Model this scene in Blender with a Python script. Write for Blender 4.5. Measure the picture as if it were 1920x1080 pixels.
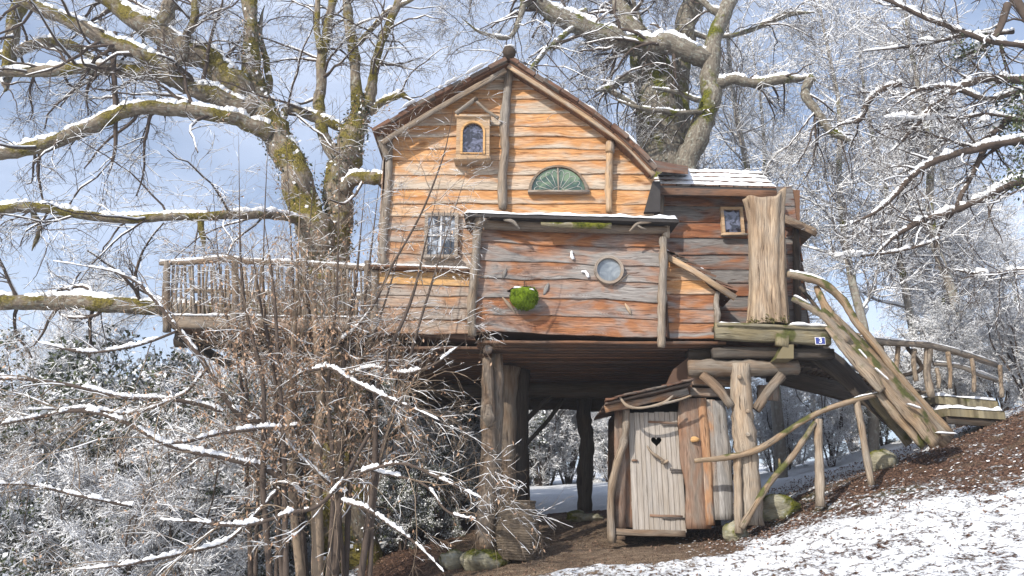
import bpy, bmesh, math, random
import numpy as np
from mathutils import Vector
R = math.radians
rng = np.random.default_rng(7); random.seed(7)
sc = bpy.context.scene
for o in list(bpy.data.objects): bpy.data.objects.remove(o)
C = sc.collection
# ------------------------------------------------------------ camera, sky, sun, exposure
TILT = math.atan(460/1500); CT, ST = math.cos(TILT), math.sin(TILT)
cam = bpy.data.cameras.new('camera'); cam.lens = 28.125; cam.sensor_width = 36
cam.clip_start = .1; cam.clip_end = 900
camo = bpy.data.objects.new('camera', cam); C.objects.link(camo)
camo.rotation_euler = (math.pi/2+TILT, 0, 0); sc.camera = camo
SUNV = Vector((-.80, -1.0, .86)).normalized()
w = bpy.data.worlds.new('World'); sc.world = w; w.use_nodes = True
wn = w.node_tree; bg = wn.nodes['Background']
sky = wn.nodes.new('ShaderNodeTexSky'); sky.sky_type = 'NISHITA'; sky.sun_disc = False
sky.sun_elevation = math.asin(SUNV.z); sky.sun_rotation = math.atan2(SUNV.x, SUNV.y)
sky.air_density = 1.0; sky.dust_density = 2.2; sky.ozone_density = 1.6; sky.altitude = 400
tcw = wn.nodes.new('ShaderNodeTexCoord')
mpw = wn.nodes.new('ShaderNodeMapping'); mpw.inputs['Scale'].default_value = (1.0, 1.0, 3.2)
nzw = wn.nodes.new('ShaderNodeTexNoise'); nzw.inputs['Scale'].default_value = 1.7; nzw.inputs['Detail'].default_value = 7; nzw.inputs['Distortion'].default_value = .5
rpw = wn.nodes.new('ShaderNodeMapRange'); rpw.inputs[1].default_value = .42; rpw.inputs[2].default_value = .78; rpw.inputs[3].default_value = .16; rpw.inputs[4].default_value = .72
mxw = wn.nodes.new('ShaderNodeMix'); mxw.data_type = 'RGBA'; mxw.inputs[7].default_value = (6.6, 7.2, 8.6, 1)
wn.links.new(tcw.outputs['Generated'], mpw.inputs[0]); wn.links.new(mpw.outputs[0], nzw.inputs['Vector'])
wn.links.new(nzw.outputs[0], rpw.inputs[0]); wn.links.new(rpw.outputs[0], mxw.inputs[0])
wn.links.new(sky.outputs[0], mxw.inputs[6]); wn.links.new(mxw.outputs[2], bg.inputs[0])
bg.inputs[1].default_value = .15
sun = bpy.data.lights.new('sun', 'SUN'); sun.energy = 4.6; sun.angle = R(.5); sun.color = (1, .93, .83)
suno = bpy.data.objects.new('sun', sun); C.objects.link(suno)
suno.rotation_euler = SUNV.to_track_quat('Z', 'Y').to_euler()
sc.view_settings.view_transform = 'Standard'; sc.view_settings.look = 'None'
sc.view_settings.exposure = .33; sc.view_settings.gamma = 1
try: sc.view_settings.use_curve_mapping = False
except Exception: pass

def P(px, py, Y):                       # photograph pixel at depth Y -> place in the world
    a = (px-960)/1500; b = (540-py)/1500
    s = Y/(CT-b*ST)
    return np.array((a*s, Y, (ST+b*CT)*s))
def Zp(py, Y): return P(960, py, Y)[2]
def Xp(px, py, Y): return P(px, py, Y)[0]
def PR(px, py, Y, r):                   # and a radius of r pixels there
    b = (540-py)/1500; return r*Y/(CT-b*ST)/1500

# ------------------------------------------------------------ materials
class NT:
    def __init__(s, name, rough=.85, spec=.25):
        s.m = bpy.data.materials.new(name); s.m.use_nodes = True; s.t = s.m.node_tree
        s.b = s.t.nodes['Principled BSDF']; s.b.inputs['Roughness'].default_value = rough
        s.b.inputs['Specular IOR Level'].default_value = spec
    def n(s, kind, ins=None, **kw):
        nd = s.t.nodes.new('ShaderNode'+kind)
        for k, v in kw.items(): setattr(nd, k, v)
        for k, v in (ins or {}).items():
            if hasattr(v, 'is_output') or hasattr(v, 'links') and not isinstance(v, (int, float, tuple)): s.t.links.new(v, nd.inputs[k])
            else: nd.inputs[k].default_value = v
        return nd
    def math(s, op, a, b=0.0, c=None):
        i = {0: a, 1: b}
        if c is not None: i[2] = c
        return s.n('Math', i, operation=op).outputs[0]
    def mix(s, f, a, b, mode='MIX'):
        a = a+(1,) if isinstance(a, tuple) and len(a) == 3 else a
        b = b+(1,) if isinstance(b, tuple) and len(b) == 3 else b
        return s.n('Mix', {0: f, 6: a, 7: b}, data_type='RGBA', blend_type=mode).outputs[2]
    def rng(s, v, a, b, c=0., d=1.):
        return s.n('MapRange', {0: v, 1: a, 2: b, 3: c, 4: d}).outputs[0]
    def noise(s, vec, sc_, det=4, dist=0., rough=.5):
        i = {'Scale': sc_, 'Detail': float(det), 'Distortion': float(dist), 'Roughness': rough}
        if vec is not None: i['Vector'] = vec
        return s.n('TexNoise', i).outputs[0]
    def map(s, vec, scale):
        return s.n('Mapping', {0: vec, 3: scale}).outputs[0]
    def out(s, col, bump=None, bs=.4, bd=.02):
        if isinstance(col, tuple): s.b.inputs['Base Color'].default_value = col+(1,)
        else: s.t.links.new(col, s.b.inputs['Base Color'])
        if bump is not None:
            bn = s.n('Bump', {'Strength': bs, 'Distance': bd, 'Height': bump}); s.t.links.new(bn.outputs[0], s.b.inputs['Normal'])
        return s.m
def geo_nz(t):
    g = t.n('NewGeometry'); return t.n('SeparateXYZ', {0: g.outputs['Normal']}).outputs[2]
def wood(name, c1, c2, grey, gbias=.5, gw=.25, knots=True, edge=0., moss=0., rough=.8, gscale=1., contrast=1., crk=1.):
    t = NT(name, rough)
    uv = t.n('UVMap', uv_map='UVMap').outputs[0]
    rnd = t.n('ObjectInfo').outputs['Random']
    off = t.n('CombineXYZ', {0: t.math('MULTIPLY', rnd, 91.), 1: t.math('MULTIPLY', rnd, 37.)}).outputs[0]
    v = t.n('VectorMath', {0: uv, 1: off}, operation='ADD').outputs[0]
    warp = t.noise(t.map(v, (1.6, 5, 1)), 1.2, 3)
    vw = t.n('VectorMath', {0: v, 1: t.n('CombineXYZ', {1: t.math('MULTIPLY', warp, .10)}).outputs[0]}, operation='ADD').outputs[0]
    grain = t.noise(t.map(vw, (1.2*gscale, 42*gscale, 1)), 1., 6, .2, .65)
    fine = t.noise(t.map(vw, (5, 160, 1)), 1., 3)
    big = t.noise(t.map(vw, (.9, 4.5, 1)), 1.3, 5, .7)
    col = t.mix(t.rng(t.math('ADD', t.math('MULTIPLY', grain, .7), t.math('MULTIPLY', big, .5)), .42, .80), c1, c2)
    gm = t.math('ADD', t.noise(t.map(vw, (.8, 2.2, 1)), 1.5, 4, 1.2, .5), t.math('MULTIPLY', t.math('SUBTRACT', rnd, .5), .20*contrast))
    if edge:
        e = t.n('SeparateXYZ', {0: t.n('UVMap', uv_map='UVEdge').outputs[0]}).outputs[1]
        gm = t.math('ADD', gm, t.math('MULTIPLY', t.math('SUBTRACT', .45, e), edge))
    gm = t.rng(gm, gbias-gw*.5, gbias+gw*.5)
    stain = t.rng(t.noise(t.map(vw, (.5, 2.6, 1)), 2.1, 4, 1.0), .56, .70, 0, .6)
    col = t.mix(stain, col, tuple(x*.55 for x in c1))
    gcol = t.mix(t.rng(grain, .3, .72), tuple(x*.55 for x in grey), tuple(min(1, x*1.25) for x in grey))
    col = t.mix(gm, col, gcol)
    col = t.mix(t.rng(fine, .35, .62, 1-.52*crk, 1.), (.02, .014, .01), col)
    if knots:
        vo = t.n('TexVoronoi', {'Vector': t.map(vw, (1.15, 4.2, 1)), 'Scale': 1., 'Randomness': 1.}).outputs[0]
        k = t.rng(vo, .05, .15, .85, 0.)
        col = t.mix(k, col, tuple(x*.28 for x in c1))
        ring = t.math('MULTIPLY', t.rng(vo, .10, .36, .5, 0), t.math('SINE', t.math('MULTIPLY', vo, 130.)))
        col = t.mix(t.math('MULTIPLY', ring, 1.), col, tuple(x*.5 for x in c1))
    if moss:
        p = t.n('NewGeometry').outputs['Position']
        mm = t.rng(t.math('ADD', t.noise(p, 3.5, 5), t.math('MULTIPLY', geo_nz(t), .12)), .60-moss*.2, .66-moss*.1)
        col = t.mix(mm, col, t.mix(t.noise(p, 30, 3), (.03, .032, .012), (.12, .125, .035)))
    if not knots and gscale > .9: pass
    crack = t.rng(t.noise(t.map(vw, (2.2, 60, 1)), 1., 2, .4), .30, .36, 1-crk, 1)
    col = t.mix(crack, tuple(x*.22 for x in c1), col)
    h = t.math('ADD', t.math('MULTIPLY', grain, .7), t.math('MULTIPLY', crack, .6))
    return t.out(col, h, .55, .012)
def bark(name, c1, c2, moss=.3, lichen=.2, sc_=1., mossc=((.035, .045, .008), (.17, .17, .02))):
    t = NT(name, .95, .15)
    p = t.n('TexCoord').outputs['Object']
    uv = t.n('UVMap', uv_map='UVMap').outputs[0]
    g = t.noise(t.map(uv, (5*sc_, 22*sc_, 1)), 1., 6, .8, .65)
    n2 = t.noise(p, 9*sc_, 5)
    col = t.mix(t.rng(g, .32, .68), c1, c2)
    col = t.mix(t.rng(t.noise(p, 14*sc_, 4), .62-lichen*.2, .70-lichen*.12, 0, .8), col, (.30, .31, .27))
    nz = geo_nz(t)
    mm = t.rng(t.math('ADD', t.math('ADD', t.noise(p, 1.6, 5, .4), t.math('MULTIPLY', n2, .25)), t.math('MULTIPLY', nz, .08)), .84-moss*.42, .94-moss*.42)
    col = t.mix(mm, col, t.mix(t.rng(t.noise(p, 26, 4), .3, .7), *mossc))
    h = t.math('ADD', g, t.math('MULTIPLY', t.math('MULTIPLY', mm, t.noise(p, 40, 3)), 1.2))
    return t.out(col, h, .9, .03)
def snowmat(name='snow'):
    t = NT(name, .6, .3)
    p = t.n('TexCoord').outputs['Object']
    n1 = t.noise(p, 9, 5)
    return t.out(t.mix(n1, (.76, .79, .83), (.90, .91, .92)), t.math('ADD', n1, t.math('MULTIPLY', t.noise(p, 55, 3), .3)), .5, .02)
def plain(name, col, rough=.7, spec=.3, var=.25, sc_=12.):
    t = NT(name, rough, spec); p = t.n('TexCoord').outputs['Object']
    n = t.noise(p, sc_, 5)
    return t.out(t.mix(n, tuple(x*(1-var) for x in col), tuple(x*(1+var) for x in col)), n, .3, .01)
def leafmat(name, a, b, rough=.6):
    t = NT(name, rough, .3); g = t.n('NewGeometry'); isl = g.outputs['Random Per Island']
    m = t.out(t.mix(isl, a, b))
    return m
M = {}
M['orange'] = wood('weathered_orange_plank', (.44, .175, .052), (.76, .45, .21), (.60, .51, .41), .52, .30, edge=.28)
M['orangelow'] = wood('weathered_pale_plank', (.40, .17, .07), (.56, .33, .17), (.44, .38, .33), .45, .30, edge=.2)
M['box'] = wood('red_and_grey_board', (.19, .062, .027), (.52, .25, .115), (.33, .31, .295), .49, .28, edge=.16)
M['tower'] = wood('tower_board', (.18, .06, .027), (.38, .17, .08), (.215, .203, .195), .475, .26, edge=-.22)
M['bright'] = wood('fresh_yellow_board', (.60, .33, .13), (.72, .46, .21), (.45, .38, .28), .70, .15)
M['greylog'] = wood('grey_peeled_log', (.17, .115, .075), (.38, .30, .215), (.31, .28, .245), .47, .3, gscale=.7)
M['palelog'] = wood('pale_peeled_log', (.22, .15, .095), (.50, .395, .285), (.40, .35, .29), .53, .3, gscale=.6)
M['hollow'] = wood('rotten_pale_trunk', (.16, .095, .055), (.60, .47, .33), (.42, .36, .29), .53, .35, gscale=.75)
M['mossdark'] = plain('dull_moss', (.11, .10, .035), .95, .1, .5, 30)
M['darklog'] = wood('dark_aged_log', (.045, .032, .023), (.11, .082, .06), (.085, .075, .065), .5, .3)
M['post'] = wood('brown_post', (.13, .082, .05), (.33, .235, .16), (.26, .225, .185), .47, .3, gscale=.7)
M['shingle'] = wood('brown_shingle', (.10, .045, .026), (.24, .125, .08), (.17, .15, .13), .52, .25, knots=False)
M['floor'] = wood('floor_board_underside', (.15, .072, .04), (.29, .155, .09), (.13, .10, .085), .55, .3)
M['door'] = wood('silver_door_board', (.29, .25, .205), (.43, .38, .33), (.41, .38, .35), .5, .4, gscale=.8, crk=.35)
M['slab'] = wood('live_edge_slab', (.27, .12, .055), (.50, .31, .18), (.32, .29, .26), .52, .22, gscale=.55)
M['slabred'] = wood('rust_brown_slab', (.17, .078, .042), (.36, .20, .12), (.27, .22, .18), .56, .3, gscale=.55)
M['slabgrey'] = wood('silver_grey_slab', (.26, .22, .18), (.42, .37, .32), (.33, .32, .31), .45, .3, gscale=.5)
M['drift'] = wood('driftwood', (.20, .125, .07), (.45, .33, .21), (.33, .28, .22), .5, .3, moss=.30, gscale=.7)
M['beam'] = wood('greenish_beam', (.16, .13, .07), (.33, .285, .18), (.24, .225, .17), .5, .3, moss=.30)
M['frame'] = wood('window_frame_wood', (.42, .27, .15), (.58, .42, .27), (.42, .36, .30), .56, .2, knots=False)
M['frameold'] = wood('old_window_frame', (.30, .22, .16), (.40, .33, .26), (.38, .34, .30), .45, .3, knots=False)
M['snow'] = snowmat()
M['barkL'] = bark('mossy_oak_bark', (.075, .06, .045), (.30, .25, .19), .60, .35, mossc=((.06, .05, .016), (.24, .20, .045)))
M['mossylog'] = bark('mossy_small_log', (.14, .12, .08), (.34, .30, .2), .5, .1)
M['barkR'] = bark('lichen_oak_bark', (.075, .065, .052), (.27, .24, .195), .42, .4)
M['barkT'] = plain('dark_twig_bark', (.085, .066, .055), .9, .1, .5, 6)
M['barkG'] = plain('grey_frosted_twig', (.26, .235, .22), .9, .1, .4, 6)
M['barkH'] = plain('hazel_bark', (.24, .185, .135), .85, .15, .45, 8)
M['barkF'] = bark('pale_far_bark', (.16, .14, .12), (.34, .31, .27), .35, .5, .8)
M['leafbrown'] = leafmat('dead_leaf', (.24, .14, .085), (.46, .31, .205))
M['leafgreen'] = leafmat('ivy_leaf', (.03, .045, .02), (.11, .13, .06))
M['leaflit'] = leafmat('fallen_leaf', (.07, .04, .028), (.24, .15, .105), .8)
M['rock'] = bark('mossy_stone', (.20, .19, .14), (.38, .36, .27), .55, .4, 1.)
M['moss'] = plain('bright_moss', (.11, .165, .012), .95, .1, .75, 28)
M['iron'] = plain('rusty_iron', (.06, .05, .045), .6, .4, .5, 60)
M['white'] = plain('white_enamel', (.75, .76, .78), .3, .5, .03)
M['blue'] = plain('blue_enamel', (.035, .05, .22), .3, .5, .1)
M['lead'] = plain('pale_leading', (.42, .42, .40), .5, .4, .1)
M['dark'] = plain('dark_interior', (.012, .010, .009), .95, .05, .3)
M['fascia'] = plain('dark_fascia', (.035, .032, .032), .7, .3, .4)
def glass(name, a, b, s=3., rough=.06, spec=.9):  # noise-mixed pane colours, reflections painted in
    t = NT(name, rough, spec); p = t.n('TexCoord').outputs['Object']
    return t.out(t.mix(t.rng(t.noise(p, s, 5, 1.2), .42, .58), a, b))
M['glassdark'] = glass('dark_window_glass', (.018, .018, .025), (.12, .13, .19), 9)  # paler blue mottling paints reflections into the dark pane
M['glassgreen'] = glass('green_stained_glass', (.035, .07, .05), (.14, .20, .12), 3)  # green glass, its pale tones raised to paint a reflection
M['glassreflect'] = glass('round_glass_reflection_tone', (.13, .155, .18), (.25, .28, .30), 3.5, .08)  # grey-blue reflection put into the base colour
M['glasscurtain'] = glass('glass_over_pale_curtain', (.03, .04, .055), (.42, .47, .54), 4.5)  # pale curtain and painted branch reflections share this mottling
def basket():
    t = NT('wicker', .9, .15); uv = t.n('UVMap', uv_map='UVMap').outputs[0]
    wv = t.n('TexWave', {'Vector': t.map(uv, (1, 1, 1)), 'Scale': 11., 'Distortion': 2.}, bands_direction='Y').outputs[1]
    n = t.noise(t.n('TexCoord').outputs['Object'], 14, 4)
    c = t.mix(n, (.13, .10, .075), (.33, .27, .20)); c = t.mix(t.rng(wv, 0, .4, .45, 1), (.03, .02, .015), c)
    return t.out(c, wv, .8, .015)
M['basket'] = basket()
def ground():
    t = NT('patchy_snow_over_leaf_litter', .9, .15)
    p = t.n('NewGeometry').outputs['Position']
    s = t.n('Attribute', attribute_name='snow').outputs['Fac']
    e = t.n('Attribute', attribute_name='earth').outputs['Fac']
    ps = t.map(p, (1., .75, 1.))
    n = t.math('ADD', t.math('MULTIPLY', t.noise(ps, 6.5, 6, .9, .62), .62), t.math('MULTIPLY', t.noise(p, 24, 4, .6), .38))
    n = t.math('ADD', n, t.math('MULTIPLY', t.math('SUBTRACT', t.noise(p, 1.1, 3, .6), .5), .28))
    m = t.rng(t.math('ADD', t.math('SUBTRACT', n, .5), t.math('SUBTRACT', s, .5)), -.045, .045)
    f = t.noise(p, 60, 4, .3, .7)
    lit = t.mix(t.rng(t.noise(p, 22, 5), .38, .62), (.06, .034, .025), (.25, .145, .10))
    lit = t.mix(t.rng(t.noise(p, 3.5, 4), .55, .68, 0, .6), lit, (.20, .15, .10))
    lit = t.mix(t.rng(t.noise(p, 1.1, 4), .60, .68, 0, .55), lit, (.06, .085, .02))
    ear = t.mix(t.rng(t.noise(t.map(p, (2, 9, 3)), 1.3, 6, .7), .35, .65), (.19, .13, .09), (.40, .30, .21))
    lit = t.mix(e, lit, ear)
    lit = t.mix(t.rng(f, .35, .6), tuple([.012, .008, .006]), lit)
    sn = t.mix(t.rng(f, .3, .7), (.52, .55, .60), (.76, .78, .80))
    col = t.mix(m, lit, sn)
    h = t.math('ADD', t.math('MULTIPLY', m, t.math('ADD', .5, t.noise(p, 3.2, 4))), t.math('MULTIPLY', f, t.rng(m, 0, 1, .9, .25)))
    return t.out(col, h, .8, .045)
M['ground'] = ground()

# ------------------------------------------------------------ mesh helpers
ORG = {}
def org(o): return ORG.get(o.name, np.zeros(3)) if o is not None else np.zeros(3)
def tag(o, label=None, cat=None, group=None, kind=None):
    for k, v in (('label', label), ('category', cat), ('group', group), ('kind', kind)):
        if v: o[k] = v
    return o
def thing(name, loc, label, cat, group=None):
    o = bpy.data.objects.new(name, None); o.empty_display_size = .2; C.objects.link(o)
    o.location = tuple(loc); ORG[o.name] = np.array(loc, float); return tag(o, label, cat, group)
def mk(name, V, F, mat, parent=None, uv=None, uve=None, smooth=True, attrs=None):
    V = np.asarray(V, np.float32).reshape(-1, 3) - org(parent).astype(np.float32)
    me = bpy.data.meshes.new(name)
    Fs = F if isinstance(F, list) else [F]
    Fs = [np.asarray(f, np.int32) for f in Fs if len(f)]
    me.vertices.add(len(V)); me.vertices.foreach_set('co', V.ravel())
    idx = np.concatenate([f.ravel() for f in Fs]); cnt = np.concatenate([np.full(len(f), f.shape[1], np.int32) for f in Fs])
    me.loops.add(len(idx)); me.loops.foreach_set('vertex_index', idx)
    me.polygons.add(len(cnt)); me.polygons.foreach_set('loop_start', np.concatenate([[0], np.cumsum(cnt)[:-1]]).astype(np.int32))
    me.polygons.foreach_set('loop_total', cnt)
    for nm, u in (('UVMap', uv), ('UVEdge', uve)):
        if u is not None:
            l = me.uv_layers.new(name=nm); l.data.foreach_set('uv', np.asarray(u, np.float32)[idx].ravel())
    for k, a in (attrs or {}).items():
        at = me.attributes.new(k, 'FLOAT', 'POINT'); at.data.foreach_set('value', np.asarray(a, np.float32))
    me.update(); me.validate()
    me.polygons.foreach_set('use_smooth', np.full(len(cnt), smooth, bool))
    if mat is not None: me.materials.append(M[mat] if isinstance(mat, str) else mat)
    o = bpy.data.objects.new(name, me); C.objects.link(o)
    if parent is not None: o.parent = parent
    ORG[o.name] = org(parent)
    return o
class B:                                 # collects shapes for one mesh
    def __init__(s): s.V = []; s.F = {3: [], 4: []}; s.U = []; s.n = 0
    def add(s, V, F, U=None):
        V = np.asarray(V, float).reshape(-1, 3)
        for f in (F if isinstance(F, list) else [F]):
            f = np.asarray(f, int)
            if len(f): s.F[f.shape[1]].append(f+s.n)
        s.V.append(V); s.U.append(np.zeros((len(V), 2)) if U is None else U); s.n += len(V); return s
    def build(s, name, mat, parent=None, smooth=True):
        F = [np.concatenate(v) for k, v in s.F.items() if v]
        return mk(name, np.concatenate(s.V), F, mat, parent, np.concatenate(s.U), smooth=smooth)
def norm(a): return a/np.maximum(np.linalg.norm(a, axis=-1, keepdims=True), 1e-9)
def smooth_path(pts, sub=6):
    pts = np.asarray(pts, float)
    if len(pts) < 3: return np.array([pts[0]+(pts[-1]-pts[0])*t for t in np.linspace(0, 1, sub+1)])
    q = np.vstack([2*pts[0]-pts[1], pts, 2*pts[-1]-pts[-2]]); out = []
    for i in range(1, len(q)-2):
        for t in np.linspace(0, 1, sub, endpoint=False):
            a, b, c, d = q[i-1], q[i], q[i+1], q[i+2]
            out.append(.5*((2*b)+(c-a)*t+(2*a-5*b+4*c-d)*t*t+(3*b-a-3*c+d)*t**3))
    out.append(pts[-1]); return np.array(out)
def frames(P_, up=None):
    T = norm(np.gradient(P_, axis=0)); n = np.array(up if up is not None else (0, 0, 1.), float)
    N = np.zeros_like(P_)
    if up is None and abs(T[0] @ n) > .9: n = np.array((0, -1., 0))
    for i in range(len(P_)):
        n = n - (n@T[i])*T[i] if up is None else np.array(up, float)-(np.array(up, float)@T[i])*T[i]
        n = n/max(np.linalg.norm(n), 1e-6); N[i] = n
    return T, N, np.cross(T, N)
def sweep(path, sec, up=None, scale=None, jit=0., seed=None):
    """sec (S,2) swept along path; sec x runs along the binormal, sec y along the up side"""
    r = rng
    P_ = np.asarray(path, float); sec = np.asarray(sec, float); K, S = len(P_), len(sec)
    T, N, Bn = frames(P_, up)
    sca = np.ones(K) if scale is None else np.asarray(scale)
    s2 = sca[:, None, None]*sec[None]
    if jit:
        J = r.normal(0, jit, (K, S)); J = (J+np.roll(J, 1, 0)+np.roll(J, 1, 1))/1.7
        s2 = s2*(1+J[..., None])
    V = P_[:, None]+s2[..., 0:1]*Bn[:, None]+s2[..., 1:2]*N[:, None]
    i = np.arange(K-1)[:, None]; j = np.arange(S)[None]
    a = i*S+j; b = i*S+(j+1) % S
    F = np.stack([a, b, b+S, a+S], -1).reshape(-1, 4)
    V = V.reshape(-1, 3)
    c0, c1 = len(V), len(V)+1
    jj = np.arange(S)
    caps = np.concatenate([np.stack([np.full(S, c0), (jj+1) % S, jj], -1), np.stack([np.full(S, c1), (K-1)*S+jj, (K-1)*S+(jj+1) % S], -1)])
    V = np.vstack([V, P_[0], P_[-1]])
    L = np.concatenate([[0], np.cumsum(np.linalg.norm(np.diff(P_, axis=0), axis=1))])
    per = np.concatenate([[0], np.cumsum(np.linalg.norm(np.diff(sec, axis=0), axis=1))])
    U = np.stack(np.broadcast_arrays(L[:, None], per[None]*np.mean(sca)), -1).reshape(-1, 2)
    U = np.vstack([U, [0, 0], [L[-1], 0]])
    return V, [F, caps], U
def circ(S, ph=0.): a = np.arange(S)*2*math.pi/S+ph; return np.stack([np.cos(a), np.sin(a)], 1)
def rect(w, h, c=.1):
    c = c*min(w, h); w /= 2; h /= 2
    return np.array([(w, -h+c), (w, h-c), (w-c, h), (-w+c, h), (-w, h-c), (-w, -h+c), (-w+c, -h), (w-c, -h)])
def log(pts, rad, S=10, sub=6, jit=.07, wob=.0):
    p = smooth_path(pts, sub); r = np.interp(np.linspace(0, 1, len(p)), np.linspace(0, 1, len(rad)), rad) if np.ndim(rad) else np.full(len(p), rad)
    if wob: p = p+np.cumsum(rng.normal(0, wob, p.shape), 0)*.4
    r = r*(1+rng.normal(0, jit, len(r)))
    return sweep(p, circ(S), None, r, jit)
def board(p0, p1, w, h, up=(0, 0, 1), n=6, jit=.03, bow=.004):
    p = np.linspace(p0, p1, n+1); p = p+rng.normal(0, bow, p.shape)
    return sweep(p, rect(w, h), up, None, jit)
def blob(c, r, seed=0, res=12, rough=.18, flat=.8):
    g = np.random.default_rng(seed); u = np.linspace(0, 2*math.pi, res, endpoint=False); v = np.linspace(0, math.pi, res//2+2)
    uu, vv = np.meshgrid(u, v); D = np.stack([np.sin(vv)*np.cos(uu), np.sin(vv)*np.sin(uu), np.cos(vv)], -1)
    k = g.normal(0, 1, (5, 3)); f = 1+rough*sum(np.sin((D@k[i])*(1.5+i)+i*2.1) for i in range(5))/2
    V = np.asarray(c)+D*f[..., None]*np.array(r); K, S = uu.shape
    i = np.arange(K-1)[:, None]; j = np.arange(S)[None]; a = i*S+j; b = i*S+(j+1) % S
    return V.reshape(-1, 3), np.stack([a, a+S, b+S, b], -1).reshape(-1, 4), np.stack([uu, vv], -1).reshape(-1, 2)*max(np.ravel(r))
def tubes(P_, R_, S=3, z_off=0.):
    """many thin branches at once: P_ (N,K,3), R_ (N,K)"""
    N, K = R_.shape
    T = np.empty_like(P_); T[:, 1:-1] = P_[:, 2:]-P_[:, :-2]; T[:, 0] = P_[:, 1]-P_[:, 0]; T[:, -1] = P_[:, -1]-P_[:, -2]
    T = norm(T); ref = np.array((.25, .18, 1.)); A = norm(np.cross(T, ref)); Bn = np.cross(T, A)
    c = circ(S, .5)
    V = P_[:, :, None]+R_[:, :, None, None]*(c[None, None, :, 0:1]*A[:, :, None]+c[None, None, :, 1:2]*Bn[:, :, None])
    n = np.arange(N)[:, None, None]*K*S; i = np.arange(K-1)[None, :, None]*S; j = np.arange(S)[None, None]
    a = n+i+j; b = n+i+(j+1) % S
    F = np.stack([a, b, b+S, a+S], -1).reshape(-1, 4)
    L = np.broadcast_to(np.arange(K)[None, :, None]*.2, (N, K, S)); W = np.broadcast_to(j*.02, (N, K, S))
    return V.reshape(-1, 3), F, np.stack([L, W], -1).reshape(-1, 2)
def snowtubes(P_, R_, amt=1., keep=.75, S=4, g=None, hmin=.25, full=.85):
    g = g or rng; N, K = R_.shape
    T = np.empty_like(P_); T[:, 1:-1] = P_[:, 2:]-P_[:, :-2]; T[:, 0] = P_[:, 1]-P_[:, 0]; T[:, -1] = P_[:, -1]-P_[:, -2]
    hz = np.sqrt(np.maximum(0, 1-norm(T)[..., 2]**2))
    th = amt*(.35*R_+.0045)
    lump = g.uniform(.3, 1.4, (N, K))*(g.random((N, K)) < full)
    th = th*lump*np.clip((hz-hmin)*1.7, 0, 1)
    m = g.random(N) < keep
    P2 = P_[m].copy(); th = th[m]; R2 = R_[m]
    P2[..., 2] += R2*.72+th*.45
    r = np.where(th > .0012, np.minimum(R2*.72, .5)+th*.75, R2*.2)
    P2[..., 2] -= np.where(th > .0012, 0, R2*.8)
    r[:, -1] *= .5
    return tubes(P2, r, S)
def grow(P0, R0, n, L, ang, K, trop=(0, 0, 0), wig=.25, rr=.6, tip=.3, tmin=.15, g=None, rmin=.004, ysq=1., rmax=1.):
    """n side branches from the branches P0 (N,K0,3) with radii R0"""
    g = g or rng; N, K0 = R0.shape
    ln = np.linalg.norm(P0[:, -1]-P0[:, 0], axis=1)+1e-3
    pi = g.choice(N, n, p=ln/ln.sum()); t = (tmin+(1-tmin)*g.random(n))*(K0-1); i = np.minimum(t.astype(int), K0-2); f = (t-i)[:, None]
    a = P0[pi, i]; b = P0[pi, i+1]; p = a+(b-a)*f; T = norm(b-a)
    rad = (R0[pi, i]*(1-f[:, 0])+R0[pi, i+1]*f[:, 0])*rr
    rad = np.clip(rad, rmin, rmax)
    perp = norm(np.cross(T, g.normal(size=(n, 3)))); an = g.normal(ang, .22, n)[:, None]
    d = norm(np.cos(an)*T+np.sin(an)*perp); d[:, 1] *= ysq; d = norm(d)
    Ls = g.uniform(L[0], L[1], n)*np.clip(1.25-.75*(t/(K0-1)), .4, 1)
    out = np.zeros((n, K, 3)); out[:, 0] = p; tr = np.array(trop)
    for k in range(1, K):
        dd = g.normal(0, wig, (n, 3)); dd[:, 1] *= ysq
        d = norm(d+dd+tr*.5); out[:, k] = out[:, k-1]+d*(Ls/(K-1))[:, None]
    R_ = rad[:, None]*np.linspace(1, tip, K)[None]
    return out, R_
def pad(P_, K):                           # resample one path to K points
    s = np.linspace(0, len(P_)-1, K); i = np.minimum(s.astype(int), len(P_)-2); f = (s-i)[:, None]
    return P_[i]*(1-f)+P_[i+1]*f
def leaves(Pc, size, g=None, droop=0., asp=1.6):
    g = g or rng; n = len(Pc)
    a = norm(g.normal(size=(n, 3))+np.array((0, 0, -droop))); b = norm(np.cross(a, g.normal(size=(n, 3))))
    s = (size*g.uniform(.6, 1.3, n))[:, None]
    V = np.stack([Pc-a*s*.1, Pc+a*s*.45+b*s*.5/asp, Pc+a*s, Pc+a*s*.45-b*s*.5/asp], 1)
    return V.reshape(-1, 3), np.arange(4*n).reshape(-1, 4)
def inwin(Pn, m=120, top=-200):           # which branches can matter to this part of the wood
    Y = np.maximum(Pn[..., 1], .5); b = np.arctan2(Pn[..., 2], Y)-TILT
    return Pn

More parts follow.
